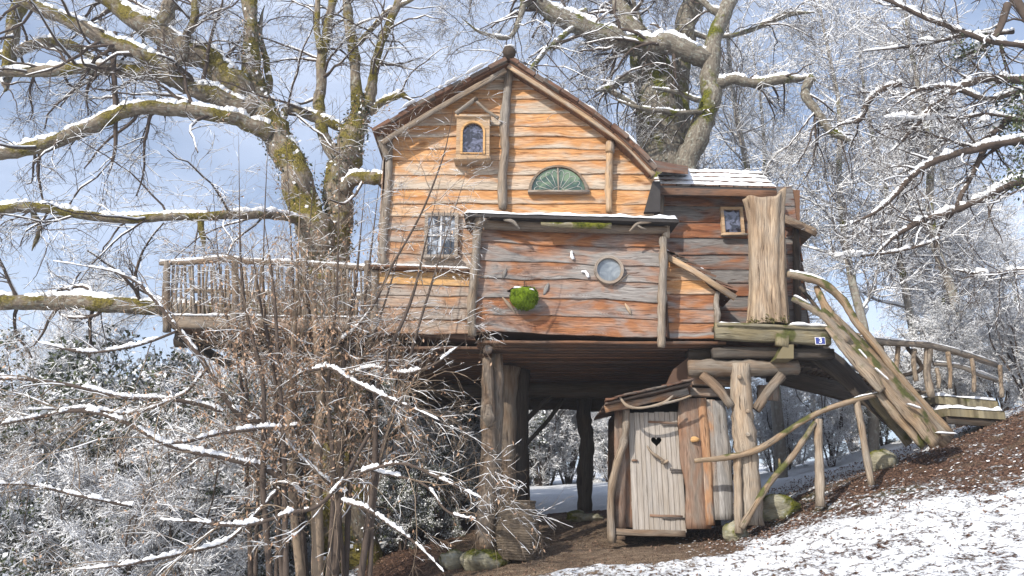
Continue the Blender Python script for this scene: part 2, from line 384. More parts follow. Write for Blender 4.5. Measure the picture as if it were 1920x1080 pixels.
# ------------------------------------------------------------ terrain
def sp(x, k=1.5): return np.log1p(np.exp(np.clip(x*k, -30, 30)))/k
def H(x, y):
    x = np.asarray(x, float); y = np.asarray(y, float)
    h = -1.62+.105*np.minimum(y, 13.)+ .15*np.clip(y-13, 0, 9)+.05*np.clip(y-22, 0, 1000)+.045*np.clip(x-3, -5, 0)
    wr = np.clip(.05+.0165*y, .05, .30)+np.clip((y-9.5)*.04, 0, .11)
    xr = np.minimum(x, 14+y*.35)*np.minimum(1, 13.3/np.maximum(y, 1))
    h = h+wr*sp(xr-3.15, 2.2)
    h = h-.30*sp(-np.maximum(x, -16)-1.15, 1.6)
    h = h+np.clip((y-22)*.035, 0, 3)
    h = h+.06*np.sin(x*1.3+y*.7)*np.sin(y*.9-x*.4)+.025*np.sin(x*3.7+1)*np.sin(y*3.1)
    return h
def Hf(x, y): return float(H(x, y))
def gp(px, Y):                             # ground point under pixel column px at depth Y
    x = Xp(px, 900, Y); return np.array((x, Y, Hf(x, Y)))
def grid(xs, ys, dz=0.):
    X, Y = np.meshgrid(xs, ys); Z = H(X, Y)+dz
    K, S = X.shape; i = np.arange(K-1)[:, None]*S; j = np.arange(S-1)[None]; a = i+j
    return np.stack([X, Y, Z], -1).reshape(-1, 3), np.stack([a, a+1, a+1+S, a+S], -1).reshape(-1, 4), X, Y
xs = np.unique(np.concatenate([-np.geomspace(12, 400, 26), np.linspace(-12, 16, 420), np.geomspace(16, 400, 26)]))
ys = np.unique(np.concatenate([np.linspace(-60, 3, 30), np.linspace(3, 22, 330), np.geomspace(22, 500, 60)]))
V, F, X, Yg = grid(xs, ys)
g0 = np.random.default_rng(3)
# where snow lies: open slope in front of the house, thin on the bank, none beneath the house
edge_y = 12.1+.05*np.clip(X, -2, 5)-.50*np.clip(X-4.3, 0, 5)
s_ = .5+.10*np.clip((edge_y-Yg), -2.2, 2.0)
s_ = np.where(s_ > .5, s_+.02, s_)
s_ = np.clip(s_, .385, .565)
s_ = np.where((Yg > 14.6) & (X > 3.4), .62, s_)
s_ = np.where(Yg > 18.2, .80, s_)
s_ = np.where((X > -2.6) & (X < 3.2) & (Yg > 11.9) & (Yg < 18.2), .05, s_)
s_ = np.where((X < -2.6) & (Yg > 10), .60, s_)
for _ in range(3): s_[1:-1, 1:-1] = (s_[1:-1, 1:-1]+s_[:-2, 1:-1]+s_[2:, 1:-1]+s_[1:-1, :-2]+s_[1:-1, 2:])/5
ea = np.clip(1-np.abs(X-1.0)/2.6, 0, 1)*np.clip((Yg-11.0)/.6, 0, 1)*np.clip((17.8-Yg), 0, 1); ea = np.clip(ea*2.2, 0, 1)
lump = g0.normal(0, .010, X.shape); lump[:, 1:] = (lump[:, 1:]+lump[:, :-1])/1.4
V[:, 2] += (lump*(np.abs(X-2) < 14)*(Yg < 22)).ravel()
tag(mk('ground', V, F, 'ground', attrs={'snow': s_.ravel(), 'earth': ea.ravel()}), kind='structure')

# ------------------------------------------------------------ tree house
YM, YB, YT, YL = 13.4, 12.9, 13.95, 13.1     # depths of gable wall, front box, side tower, lean-to
house = thing('tree_house', P(960, 640, 14.5), 'rustic orange and grey plank house raised on posts among the trees', 'tree house')
X1 = np.array((1., 0, 0)); Y1 = np.array((0, 1., 0)); Z1 = np.array((0, 0, 1.))
def clap(parent, mat, O, U, N, zs, xl, xr, slope=0., wave=.013, t=.032, name='plank', splits=(), x0=0.):
    """courses of wavy overlapping boards between heights zs (top to bottom) on the plane O,U with normal N"""
    for i in range(len(zs)-1):
        zt, zb = zs[i], zs[i+1]
        L0, R0_ = (xl(zb), xr(zb)); L1, R1 = (xl(zt), xr(zt))
        cuts = [L0]+[s(.5*(zt+zb)) if callable(s) else s for s in splits]+[R0_]
        for a, b in zip(cuts[:-1], cuts[1:]):
            if min(b, R1) - max(a, L1) < -.25 or b-a < .06: continue
            n = max(2, int((b-a)/.13)); u = np.linspace(0, 1, n+1)
            xb = a+(b-a)*u; ta = L1 if a == L0 else a; tb = R1 if b == R0_ else b
            ta = max(ta, min(L1, R1)) if a != L0 else ta
            xt = ta+(tb-ta)*u
            ph = rng.uniform(0, 6, 4); am = wave*rng.uniform(.4, 1.5)
            wv = am*(np.sin(xb*2.1+ph[0])+.6*np.sin(xb*4.7+ph[1])+.35*np.sin(xb*11+ph[2]))
            dz = slope*(xb-x0); tt = t*rng.uniform(.8, 1.15)
            rows = [(xb, zb+wv+dz, .0), (xb, zb+wv+dz-.001, tt), (xb+0, zb+wv+dz+.012, tt+.004), (.5*(xb+xt), .5*(zb+zt)+dz+wv*.5, tt*.78), (xt, zt+.022+dz, .006), (xt, zt+.022+dz, 0.)]
            V = np.stack([O+x[:, None]*U+z[:, None]*Z1+N*d for x, z, d in rows], 1)   # (n+1,6,3)
            S = 6; K = n+1
            ii = np.arange(K-1)[:, None]; j = np.arange(S)[None]; q = ii*S+j; q2 = ii*S+(j+1) % S
            F = np.stack([q, q2, q2+S, q+S], -1).reshape(-1, 4)
            if (np.cross(U, Z1) @ N) > 0: F = F[:, ::-1]
            capA = np.array([[0, 5, 4, 3], [0, 3, 2, 1]]); capB = capA[:, ::-1]+(K-1)*S
            vv = np.array([0, 0, .05, .5, 1, 1.]); zz = np.array([0, 0, .012, .5*(zt-zb), zt-zb, zt-zb])
            uv = np.stack([np.stack([x for x, z, d in rows], 1), np.broadcast_to(zz, (K, S))], -1)
            uve = np.stack([np.broadcast_to(u[:, None], (K, S)), np.broadcast_to(vv, (K, S))], -1)
            mk(name, V.reshape(-1, 3), [np.concatenate([F, capA, capB])], mat, parent, uv.reshape(-1, 2), uve.reshape(-1, 2), smooth=False)
def lin(p, q):                             # x as a function of z along a line of picture points on a plane
    (x0, z0), (x1, z1) = p, q
    return lambda z: x0+(x1-x0)*(z-z0)/(z1-z0)
def xz(px, py, Y): v = P(px, py, Y); return (v[0], v[2])
def poly_x(pts):                           # piecewise x(z)
    pts = sorted(pts, key=lambda p: p[1]); zz = [p[1] for p in pts]; xx = [p[0] for p in pts]
    return lambda z: float(np.interp(z, zz, xx))
def prism(pts, y0, y1):                    # polygon in x,z pushed from y0 to y1
    n = len(pts); V = [(x, y0, z) for x, z in pts]+[(x, y1, z) for x, z in pts]
    F = [(i, (i+1) % n, (i+1) % n+n, i+n) for i in range(n)]
    c0 = np.mean(V[:n], 0); c1 = np.mean(V[n:], 0); V += [tuple(c0), tuple(c1)]
    T3 = [(2*n, (i+1) % n, i) for i in range(n)]+[(2*n+1, i+n, (i+1) % n+n) for i in range(n)]
    return V, [np.array(F), np.array(T3)]
# solid inner body so that no light passes between the boards
YR = 17.4
gl = [xz(708, 498, YM), xz(728, 262, YM), xz(950, 128, YM), xz(1155, 262, YM), xz(1222, 322, YM), xz(1226, 400, YM)]
gw = [xz(706, 622, YM), xz(712, 498, YM), xz(729, 262, YM), xz(950, 132, YM), xz(1153, 264, YM), xz(1222, 325, YM), xz(1232, 622, YM)]
V, F = prism(gw, YM+.012, YR); body = mk('inner_wall', V, F, 'floor', house, smooth=False)
gable = B().add(*board(P(706, 392, YM-.01), P(706, 392, YM-.01)+Y1*.03, .01, .01)).build('gable_wall', 'orange', house)
ZY = lambda py: Zp(py, YM)
lefte = poly_x([xz(735, 250, YM), xz(950, 128, YM), xz(718, 395, YM), xz(712, 500, YM)])
righte = poly_x([xz(950, 128, YM), xz(1155, 260, YM), xz(1226, 325, YM), xz(1226, 400, YM), xz(1228, 500, YM)])
post_mid = poly_x([xz(953, 128, YM), xz(943, 392, YM)])
post_r = lambda z: Xp(1143, 330, YM)
rowsU = [133, 151, 170, 187, 213, 237, 257, 280, 302, 328, 356, 383, 407]
O0 = np.array((0, YM, 0.)); NF = -Y1
for i in range(len(rowsU)-1):
    jitr = 5*rng.uniform(-1, 1)
    sp_ = [post_mid] + ([post_r] if rowsU[i] > 268 else [])
    clap(gable, 'orange', O0, X1, NF, [ZY(rowsU[i]), ZY(rowsU[i+1])], lefte, righte, splits=sp_)
lowl = B().add(*board(P(716, 500, YM), P(716, 500, YM)+Y1*.03, .01, .01)).build('window_wall', 'orangelow', house)
clap(lowl, 'orangelow', O0, X1, NF, [ZY(v) for v in (407, 430, 452, 476, 503)], lefte, lambda z: Xp(892, 450, YM))
# lower skirt left of the box, slightly proud
YS = YM-.16
skirt = B().add(*board(P(700, 505, YS+.1), P(700, 505, YS+.1)+Y1*.05, .01, .01)).build('skirt_wall', 'orangelow', house)
V, F = prism([xz(701, 622, YS), xz(703, 510, YS), xz(890, 510, YS), xz(890, 622, YS)], YS+.005, YM+.01); mk('wall_core', V, F, 'floor', house, smooth=False)
sl_ = lambda z: Xp(703, 560, YS); sr_ = lambda z: Xp(886, 560, YS)
clap(skirt, 'bright', np.array((0, YS, 0.)), X1, NF, [Zp(511, YS), Zp(533, YS)], sl_, sr_, wave=.004, slope=-.03, x0=-2)
clap(skirt, 'orangelow', np.array((0, YS, 0.)), X1, NF, [Zp(v, YS) for v in (533, 553, 575, 598, 624)], sl_, sr_, slope=-.03, x0=-2)
lg = B().add(*board(P(693, 502, YS-.04), P(888, 510, YS-.04), .30, .035, (0, 0, 1), 10)); lg.build('ledge', 'floor', house)
def snow_strip(p0, p1, wd, th, parent, n=26, name='snow', lift=0.):
    p = np.linspace(p0, p1, n); p[:, 2] += lift+th*.3
    t = np.convolve(rng.uniform(.25, 1.25, n+2), np.ones(3)/3, 'valid'); t[0] *= .3; t[-1] *= .3
    K = n; S = 7; a = np.linspace(0, math.pi, S); T = norm(p[1]-p[0]); side = np.cross(T, Z1)
    V = p[:, None]+side*(np.cos(a)*wd/2)[None, :, None]*(.75+.25*t[:, None, None])+Z1*(np.sin(a)**.6)[None, :, None]*(th*t)[:, None, None]-Z1*th*.35
    i = np.arange(K-1)[:, None]; j = np.arange(S)[None]; q = i*S+j; q2 = i*S+(j+1) % S
    return mk(name, V.reshape(-1, 3), np.stack([q, q+S, q2+S, q2], -1).reshape(-1, 4), 'snow', parent)
snow_strip(P(697, 500, YS-.05), P(884, 508, YS-.05), .32, .06, house)
# left side wall of the house, seen from a step to the left
side = B().add(*board(P(706, 500, YM+.3), P(706, 500, YM+.3)+Z1*.03, .01, .01)).build('side_wall', 'orangelow', house)
xs0 = gw[1][0]
clap(side, 'orangelow', np.array((xs0-.03, 0, 0.)), Y1, -X1, list(np.linspace(gw[2][1]-.05, Zp(622, YM), 14)), lambda z: YM+.02, lambda z: YR, splits=[15.4])
# --- posts on the gable
def vlog(name, mat, pts, rpx, parent, S=10, jit=.06, sub=6):
    pp = [P(*q) for q in pts]; rr = [PR(q[0], q[1], q[2], r) for q, r in zip(pts, rpx)]
    return B().add(*log(pp, rr, S, sub, jit)).build(name, mat, parent)
yp = YM-.11
vlog('post', 'greylog', [(955, 128, yp), (950, 180, yp), (946, 240, yp), (947, 285, yp-.03), (942, 330, yp), (943, 392, yp)], [7, 8, 9, 7, 9, 8], house)
vlog('post', 'frame', [(1144, 272, yp), (1143, 310, yp), (1141, 350, yp), (1142, 398, yp)], [6, 7, 7, 6], house)
vlog('post', 'frame', [(1145, 266, yp-.02), (1144, 286, yp-.02)], [8, 8], house, sub=3)
vlog('corner_post', 'greylog', [(731, 262, YM-.05), (728, 340, YM-.05), (720, 430, YM-.05), (717, 500, YM-.05)], [6, 7, 8, 8], house)
vlog('corner_post', 'greylog', [(703, 508, YS-.03), (702, 560, YS-.03), (701, 628, YS-.03)], [7, 7, 8], house)
# --- windows
def arch(w, h, n=14, flat=0.):            # outline with a round top, base at 0
    r = w/2; a = np.linspace(0, math.pi, n)
    return np.array([(w/2, 0)]+[(r*math.cos(t), h-r+r*math.sin(t)) for t in a]+[(-w/2, 0)])
def ringmesh(outer, inner, O, y0, y1):    # frame between two outlines of equal count, standing on plane y
    n = len(outer); V = []
    for yy in (y0, y1):
        for ol in (outer, inner): V += [(O[0]+x, yy, O[2]+z) for x, z in ol]
    F = []
    for i in range(n):
        j = (i+1) % n
        F += [(i, j, n+j, n+i), (2*n+j, 2*n+i, 3*n+i, 3*n+j), (i, 2*n+i, 2*n+j, j), (n+j, 3*n+j, 3*n+i, n+i)]
    U = np.array(V)[:, [0, 2]]*1.
    return np.array(V), np.array(F), U
def pane(name, outline, O, y, mat, parent):
    n = len(outline); V = [(O[0]+x, y, O[2]+z) for x, z in outline]+[(O[0]+np.mean(outline[:, 0]), y, O[2]+np.mean(outline[:, 1]))]
    return mk(name, V, np.array([(i, (i+1) % n, n) for i in range(n)]), mat, parent, smooth=False)
def rectline(w, h): return np.array([(w/2, 0), (w/2, h), (-w/2, h), (-w/2, 0)])
def px2m(d, py, Y): return PR(960, py, Y, d)
# arched window in a box frame
k = px2m(1, 260, YM-.2)
Ow = P(886, 297, YM-.25)
n_ = 16
ol = np.array([(31*k, 0)]+[(31*k, h_*k) for h_ in np.linspace(8, 84, 7)]+[(31*k-t*k, 84*k) for t in np.linspace(8, 54, 4)]+[(-31*k, h_*k) for h_ in np.linspace(84, 8, 4)]+[(-31*k, 0)])
ia = arch(38*k, 64*k, len(ol)-2)+np.array((0, 11*k))
wf = mk('arched_window', *[ringmesh(ol, ia, Ow, YM-.25, YM-.20)[q] for q in (0, 1)], 'frame', house, ringmesh(ol, ia, Ow, YM-.25, YM-.20)[2], smooth=False)
ia2 = arch(46*k, 68*k, len(ol)-2)+np.array((0, 9*k)); ia3 = arch(38*k, 62*k, len(ol)-2)+np.array((0, 11*k))
v, f, u = ringmesh(ia2, ia3, Ow, YM-.275, YM-.22); mk('moulding', v, f, 'bright', wf, u, smooth=False)
pane('pane', ia, Ow, YM-.21, 'glassdark', wf)
for sx in (-1, 1):
    b_ = B(); b_.add(*board(Ow+np.array((sx*29*k, .13, 0)), Ow+np.array((sx*29*k, .13, 84*k)), .24, 4*k, X1*sx, 4)); b_.build('side_board', 'frame', wf)
B().add(*board(Ow+np.array((-34*k, .09, -2*k)), Ow+np.array((34*k, .09, -2*k)), .30, .045, Z1, 4)).build('sill', 'frame', wf)
B().add(*board(Ow+np.array((-34*k, .09, 87*k)), Ow+np.array((34*k, .09, 87*k)), .28, .04, Z1, 4)).build('top_board', 'frame', wf)
vlog('gable_twig', 'greylog', [(855, 213, YM-.3), (875, 198, YM-.3), (893, 184, YM-.25)], [4, 4, 3.4], house, sub=4)
vlog('gable_twig', 'greylog', [(893, 190, YM-.3), (912, 207, YM-.3), (935, 222, YM-.25)], [2.6, 3, 3.6], house, sub=4)
vlog('peg', 'darklog', [(893, 186, YM-.34), (891, 187, YM)], [4, 4], house, sub=2)
# half round stained window
k = px2m(1, 335, YM); Ow = P(1047, 361, YM-.10)
def half(r, n=21, h=1.): a = np.linspace(0, math.pi, n); return np.array([(r*math.cos(t), r*math.sin(t)*h) for t in a])
hf = half(56*k); hi = half(50*k)*1.; hi[:, 1] += 2.6*k; hi[:, 1] = np.minimum(hi[:, 1], 52*k)
v, f, u = ringmesh(hf, hi, Ow, YM-.10, YM+.02); wf = mk('half_round_window', v, f, 'post', house, u, smooth=False)
pane('pane', half(51*k), Ow, YM-.065, 'glassgreen', wf)
B().add(*board(Ow+np.array((-57*k, -.01, 0)), Ow+np.array((57*k, -.01, 0)), .12, .04, Z1, 4)).build('sill', 'frameold', wf)
B().add(*board(Ow+np.array((0, .025, 2*k)), Ow+np.array((0, .025, 52*k)), .028, .02, Y1, 3)).build('mullion', 'frameold', wf)
lead = B()
for a in np.linspace(.0, math.pi, 11)[1:-1]:
    lead.add(*sweep(np.array([Ow+np.array((math.cos(a)*r*k, .03, 2*k+math.sin(a)*r*k)) for r in (11, 37)]), circ(4)*.0055))
am = np.linspace(0, math.pi, 11); pet = []
for q in range(10):
    for t in np.linspace(0, 1, 6): 
        a = am[q]+(am[q+1]-am[q])*t; r = 37+8*math.sin(t*math.pi); pet.append(Ow+np.array((math.cos(a)*r*k, .03, 2*k+math.sin(a)*r*k)))
lead.add(*sweep(np.array(pet), circ(4)*.0055))
lead.add(*sweep(np.array([Ow+np.array((math.cos(a)*11*k, .03, 2*k+math.sin(a)*11*k)) for a in np.linspace(0, math.pi, 9)]), circ(4)*.0055))
lead.build('leading', 'lead', wf)
# casement window
def casement(Y, x0, y0, x1, y1, mat, gl, nx, ny, fw, name='window', dep=.09, bars=0):
    p0 = P(x0, y1, Y); p1 = P(x1, y0, Y); w_ = p1[0]-p0[0]; h_ = p1[2]-p0[2]; O = np.array((.5*(p0[0]+p1[0]), Y, p0[2]))
    v, f, u = ringmesh(rectline(w_, h_), rectline(w_-2*fw, h_-2*fw)+np.array((0, fw)), O, Y-dep, Y+.03)
    wf = mk(name, v, f, mat, house, u, smooth=False)
    pane('pane', rectline(w_-2*fw, h_-2*fw)+np.array((0, fw)), O, Y-dep+.045, gl, wf)
    for i in range(1, nx): B().add(*board((O[0]-w_/2+w_*i/nx, Y-dep+.03, O[2]+fw), (O[0]-w_/2+w_*i/nx, Y-dep+.03, O[2]+h_-fw), .028, .03, Y1, 3)).build('glazing_bar', 'white' if bars else mat, wf)
    for i in range(1, ny): B().add(*board((O[0]-w_/2+fw, Y-dep+.033, O[2]+h_*i/ny), (O[0]+w_/2-fw, Y-dep+.033, O[2]+h_*i/ny), .024, .024, Y1, 3)).build('glazing_bar', 'white' if bars else mat, wf)
    B().add(*board(p0+np.array((-.04, -dep-.01, 0)), p0+np.array((w_+.04, -dep-.01, 0)), .09, .04, Z1, 3)).build('sill', mat, wf)
    for i in range(bars):
        xx = O[0]-w_/2+w_*(i+1.2)/(bars+1.4); B().add(*log([(xx, Y-dep-.05, O[2]), (xx+.01, Y-dep-.06, O[2]+h_*.5), (xx, Y-dep-.05, O[2]+h_)], .008, 5, 3, 0)).build('iron_bar', 'iron', wf)
    return wf
casement(YM-.03, 795, 402, 860, 486, 'frameold', 'glasscurtain', 2, 2, .06, bars=4)
# --- main roof: courses of shingles on a skin of boards, with a barge board below
YF = 12.98
def roofside(top, under, nm, flip):
    pts = [P(a, b, YF) for a, b in top]; path = smooth_path([p for p in pts], 1)
    L = np.linalg.norm(np.diff(path, axis=0), axis=1).sum(); n = int(L/.185)
    s = np.concatenate([[0], np.cumsum(np.linalg.norm(np.diff(path, axis=0), axis=1))])
    def at(t): return np.array([np.interp(t, s, path[:, i]) for i in range(3)])
    deck = [at(t) for t in np.linspace(0, L, 8)]
    V = []; 
    for p, q in zip(deck[:-1], deck[1:]):
        pass
    rf = B()
    for a, b in zip(deck[:-1], deck[1:]):
        d = norm(b-a); nn = norm(np.cross(d, Y1)); nn = nn if nn[2] > 0 else -nn
        mid = [a-nn*.14, b-nn*.14]
        rf.add(*sweep(np.array([np.array((.5*(mid[0][0]+mid[1][0]), YF+.06, .5*(mid[0][2]+mid[1][2]))), np.array((.5*(mid[0][0]+mid[1][0]), YR+.3, .5*(mid[0][2]+mid[1][2])))]), rect(np.linalg.norm(b-a)+.01, .03) if True else None, nn))
    roof = rf.build(nm, 'floor', house, smooth=False)
    for i in range(n):
        t0 = L*(i+1)/n+.05; a = at(max(0, t0-.36)); b = at(min(t0, L)) if t0 <= L else at(L)+norm(at(L)-at(L-.1))*(t0-L)
        d = norm(b-a); nn = norm(np.cross(d, Y1)); nn = nn if nn[2] > 0 else -nn
        a = a-nn*.125; b = b-nn*.040
        ys_ = [YF+rng.uniform(-.06, .05), YF+.42, YF+1.2, YF+2.3, YR+.3]
        for j in range(4):
            th = .075*rng.uniform(.8, 1.2) if j == 0 else .05
            c0 = .5*(a+b)+nn*rng.normal(0, .006)
            p0 = c0.copy(); p0[1] = ys_[j]+.004; p1 = c0.copy(); p1[1] = ys_[j+1]-.004
            V, F, U = sweep(np.array([p0, p1]), rect(np.linalg.norm(b-a), th), nn-d*(.045/.36)*0)
            U = U[:, ::-1]
            mk('shingle', V, F, 'shingle', roof, U, smooth=False)
    # the barge board below the shingles
    q = smooth_path([P(a, b, YF+.10) for a, b in under], 4)
    B().add(*sweep(q, rect(.05, .095), (0, 0, 1), None, .06)).build('barge_board', 'frame' if flip else 'greylog', house)
    # snow caught on the shingles
    sn = B(); K = 60
    t = np.linspace(.05, L-.02, K); pth = np.array([at(x) for x in t]); 
    for yy in np.arange(YF+.02, YR, .32):
        pp = pth.copy(); pp[:, 1] = yy+rng.normal(0, .01); pp[:, 2] += .0
        hh = np.convolve(rng.uniform(0, 1, K+4), np.ones(5)/5, 'valid'); r = np.clip((hh-.46)*.12, .001, .018)
        pp[:, 2] += -.012+r*.2
        V, F, U = tubes(pp[None], (r*1.0)[None], 6); V = V.reshape(K, 6, 3); V[..., 1] = yy+(V[..., 1]-yy)*4.2; sn.add(V.reshape(-1, 3), F, U)
    tag(sn.build('snow', 'snow', house), kind='stuff')
roofside([(950, 101), (890, 131), (834, 160), (760, 200), (699, 236)], [(948, 132), (840, 193), (748, 248), (716, 268)], 'left_roof', 0)
roofside([(956, 100), (1111, 199), (1177, 249), (1233, 306)], [(953, 124), (1060, 192), (1152, 255), (1190, 288), (1226, 328)], 'right_roof', 1)
vlog('ridge_log', 'darklog', [(955, 98, YF-.08), (955, 98, 14.2)], [12, 12], house, S=12)
snow_strip(P(945, 88, YF-.05), P(965, 88, YF-.05), .12, .03, house, 8)
B().add(*board(P(706, 243, YM-.25), P(729, 300, YM-.1), .12, .05, -Y1, 4)).build('eave_bracket', 'greylog', house)
b_ = B()
for q in ((966, 130, 990, 122), (985, 130, 975, 200), (985, 150, 960, 205)): pass
# --- front box
def bz(py, px): return Zp(py, YB)
slope = (Zp(441+11, YB)-Zp(441, YB))/(Xp(1238, 500, YB)-Xp(893, 500, YB))
xb0 = Xp(893, 500, YB)
boxw = B().add(*board(P(1000, 500, YB+.05), P(1000, 500, YB+.05)+Z1*.03, .01, .01)).build('front_box_wall', 'box', house)
V, F = prism([xz(893, 617, YB), xz(898, 404, YB), xz(1243, 414, YB), xz(1240, 634, YB)], YB+.008, YM+.02); mk('box_core', V, F, 'floor', house, smooth=False)
clap(boxw, 'box', np.array((0, YB, 0.)), X1, NF, [Zp(v, YB) for v in (400, 428, 455, 489, 520, 555, 588, 622)], lambda z: Xp(893, 500, YB), lambda z: Xp(1242, 500, YB), slope=slope, x0=xb0, wave=.014, t=.035)
cl = np.array((Xp(893, 500, YB)-.02, 0, 0.))
clap(boxw, 'box', cl, Y1, -X1, [Zp(v, YB) for v in (404, 428, 459, 489, 520, 555, 586, 618)], lambda z: YB, lambda z: YS+.02)
vlog('box_post', 'greylog', [(897, 404, YB-.1), (894, 450, YB-.12), (889, 520, YB-.11), (884, 580, YB-.12), (885, 630, YB-.12)], [9, 8, 8, 8.5, 7.5], house)
vlog('post_knob', 'greylog', [(905, 400, YB-.22), (902, 412, YB-.24), (895, 426, YB-.2)], [9, 12, 6], house)
vlog('box_post', 'palelog', [(1249, 412, YB-.1), (1248, 446, YB-.1)], [7.5, 7.5], house, sub=4)
vlog('box_post', 'greylog', [(1243, 446, YB-.12), (1244, 500, YB-.14), (1241, 560, YB-.11), (1240, 610, YB-.13), (1240, 652, YB-.12)], [7, 8, 8.5, 7.5, 7.5], house)
# box roof
YBR = YB-.38
p0, p1 = P(870, 400, YBR), P(1273, 412, YBR)
def slabpoly(corners, th, mat, name, parent=house, uvs=1.):
    c = np.array(corners, float); n = len(c); V = np.vstack([c, c-Z1*th])
    F = [np.array([(i, i+n, (i+1) % n+n, (i+1) % n) for i in range(n)]), np.array([tuple(range(n)), tuple(range(2*n-1, n-1, -1))])] if n == 4 else None
    return mk(name, V, F, mat, parent, V[:, [0, 1]], smooth=False)
q0 = p0.copy(); q0[1] = YM+.0; q0[2] += .10; q1 = p1.copy(); q1[1] = YM; q1[2] += .10
slabpoly([p0, p1, q1, q0], .05, 'fascia', 'box_roof')
def snow_sheet(c00, c10, c11, c01, th, name='snow', parent=house, nu=44, nv=8, cover=1., seed=1, round_=True):
    g = np.random.default_rng(seed); u = np.linspace(0, 1, nu)[None, :, None]; v = np.linspace(0, 1, nv)[:, None, None]
    c00, c10, c11, c01 = [np.array(c) for c in (c00, c10, c11, c01)]
    Bp = (c00*(1-u)+c10*u)*(1-v)+(c01*(1-u)+c11*u)*v
    nz = g.uniform(0, 1, (nv, nu)); 
    for _ in range(2): nz = (nz+np.roll(nz, 1, 1)+np.roll(nz, -1, 1)+np.roll(nz, 1, 0))/4
    h = th*(.6+.9*(nz-nz.mean())/max(nz.std(), 1e-6)*.35+.2); h = np.maximum(h-(1-cover)*th*1.4, -.012)
    top = Bp.copy(); top[..., 2] += np.maximum(h, -.012)
    if round_: top[0, :, :] = Bp[0]; top[0, :, 2] += np.maximum(h[0]*.15, -.01); top[1:2] = top[1:2]*.5+top[0:1]*.5; top[1, :, 2] = Bp[0, :, 2]*.0+top[1, :, 2]+th*.35
    top[-1, :, 2] = Bp[-1, :, 2]-.01; top[:, 0, 2] = Bp[:, 0, 2]-.01; top[:, -1, 2] = Bp[:, -1, 2]-.01
    i = np.arange(nv-1)[:, None]*nu; j = np.arange(nu-1)[None]; a = i+j
    return mk(name, top.reshape(-1, 3), np.stack([a, a+1, a+1+nu, a+nu], -1).reshape(-1, 4), 'snow', parent)
snow_sheet(p0+np.array((0, -.015, 0)), p1+np.array((0, -.015, 0)), q1, q0, .085, nu=70)
vlog('lintel_log', 'post', [(893, 421, YBR+.26), (1020, 425, YBR+.26), (1250, 432, YBR+.26)], [9, 9.5, 8.5], house)
vlog('mossy_log', 'mossylog', [(1014, 420, YBR+.05), (1080, 423, YBR+.04), (1146, 424, YBR+.05)], [3.5, 6, 5.5, 6, 2.5], house)
vlog('root_ornament', 'greylog', [(945, 412, YBR+.06), (960, 415, YBR+.03), (968, 422, YBR+.03), (974, 430, YBR+.06)], [2.5, 3.5, 3, 1.5], house)
vlog('root_ornament', 'greylog', [(1180, 434, YBR+.05), (1195, 420, YBR+.03), (1215, 416, YBR+.03), (1228, 414, YBR+.06)], [1.5, 3, 3, 1.5], house)
vlog('root_ornament', 'greylog', [(1195, 423, YBR+.04), (1205, 428, YBR+.03), (1212, 430, YBR+.06)], [2, 2, 1], house)
# round window
k = px2m(1, 505, YB); Ow = P(1142, 505, YB-.12)
rc = circ(28)*27.5*k; ri = circ(28)*22.5*k
v, f, u = ringmesh(rc, ri, Ow, YB-.12, YB); u = np.stack([np.tile(np.arange(28)*.03, 4), np.repeat([0, .04, .08, .12], 28)], 1)
wf = mk('round_window', v, f, 'frameold', house, u, smooth=False)
pane('pane', circ(28)*23.5*k, Ow, YB-.06, 'glassreflect', wf)
# branch scars left on the boards
def scar(px, py, a, l, w_, Y=YB, mat='slabgrey'):
    d = np.array((math.cos(a), 0, math.sin(a)))*px2m(l, py, Y); c = P(px, py, Y-.034)
    pth = np.array([c+d*t+np.array((0, -.02*math.sin((t+.5)*math.pi), 0)) for t in np.linspace(-.5, .5, 7)])
    s_ = px2m(w_, py, Y)*np.sin(np.linspace(.25, math.pi-.15, 7))
    B().add(*sweep(pth, circ(7)*np.array((.35, .7)), (0, 0, 1) if abs(d[0]) > abs(d[2]) else (1, 0, 0), s_)).build('branch_scar', mat, boxw)
scar(946, 513, 1.25, 22, 5); scar(1024, 542, 1.2, 26, 6); scar(955, 573, -.9, 42, 5, mat='frame'); scar(1178, 580, -1.1, 26, 5, mat='frame'); scar(1165, 505+20, .7, 40, 2.5, mat='frame')
# --- lean-to on the right of the box
lw = B().add(*board(P(1290, 600, YL+.1), P(1290, 600, YL+.1)+Z1*.03, .01, .01)).build('lean_to_wall', 'box', house)
rt = poly_x([xz(1345, 640, YL), xz(1345, 548, YL), xz(1251, 478, YL)])
V, F = prism([xz(1250, 634, YL), xz(1250, 480, YL), xz(1343, 548, YL), xz(1343, 634, YL)], YL+.006, YT+.02); mk('lean_to_core', V, F, 'floor', house, smooth=False)
O1 = np.array((0, YL, 0.))
clap(lw, 'orange', O1, X1, NF, [Zp(v, YL) for v in (484, 503, 526, 552)], lambda z: Xp(1250, 550, YL), rt, wave=.006)
clap(lw, 'box', O1, X1, NF, [Zp(v, YL) for v in (552, 580, 606, 636)], lambda z: Xp(1250, 550, YL), rt, wave=.006)
clap(lw, 'tower', np.array((Xp(1343, 550, YL)+.015, 0, 0)), Y1, X1, [Zp(v, YL) for v in (552, 580, 606, 636)], lambda z: YL, lambda z: YT, wave=.006)
vlog('lean_to_post', 'greylog', [(1345, 548, YL-.06), (1343, 570, YL-.07), (1345, 588, YL-.07), (1343, 608, YL-.06)], [5, 5, 7, 5], house)
pp = [P(1248, 470, YL-.2), P(1300, 497, YL-.2), P(1378, 546, YL-.2)]
rk = B()
dl = smooth_path(pp, 8); Ltot = len(dl)
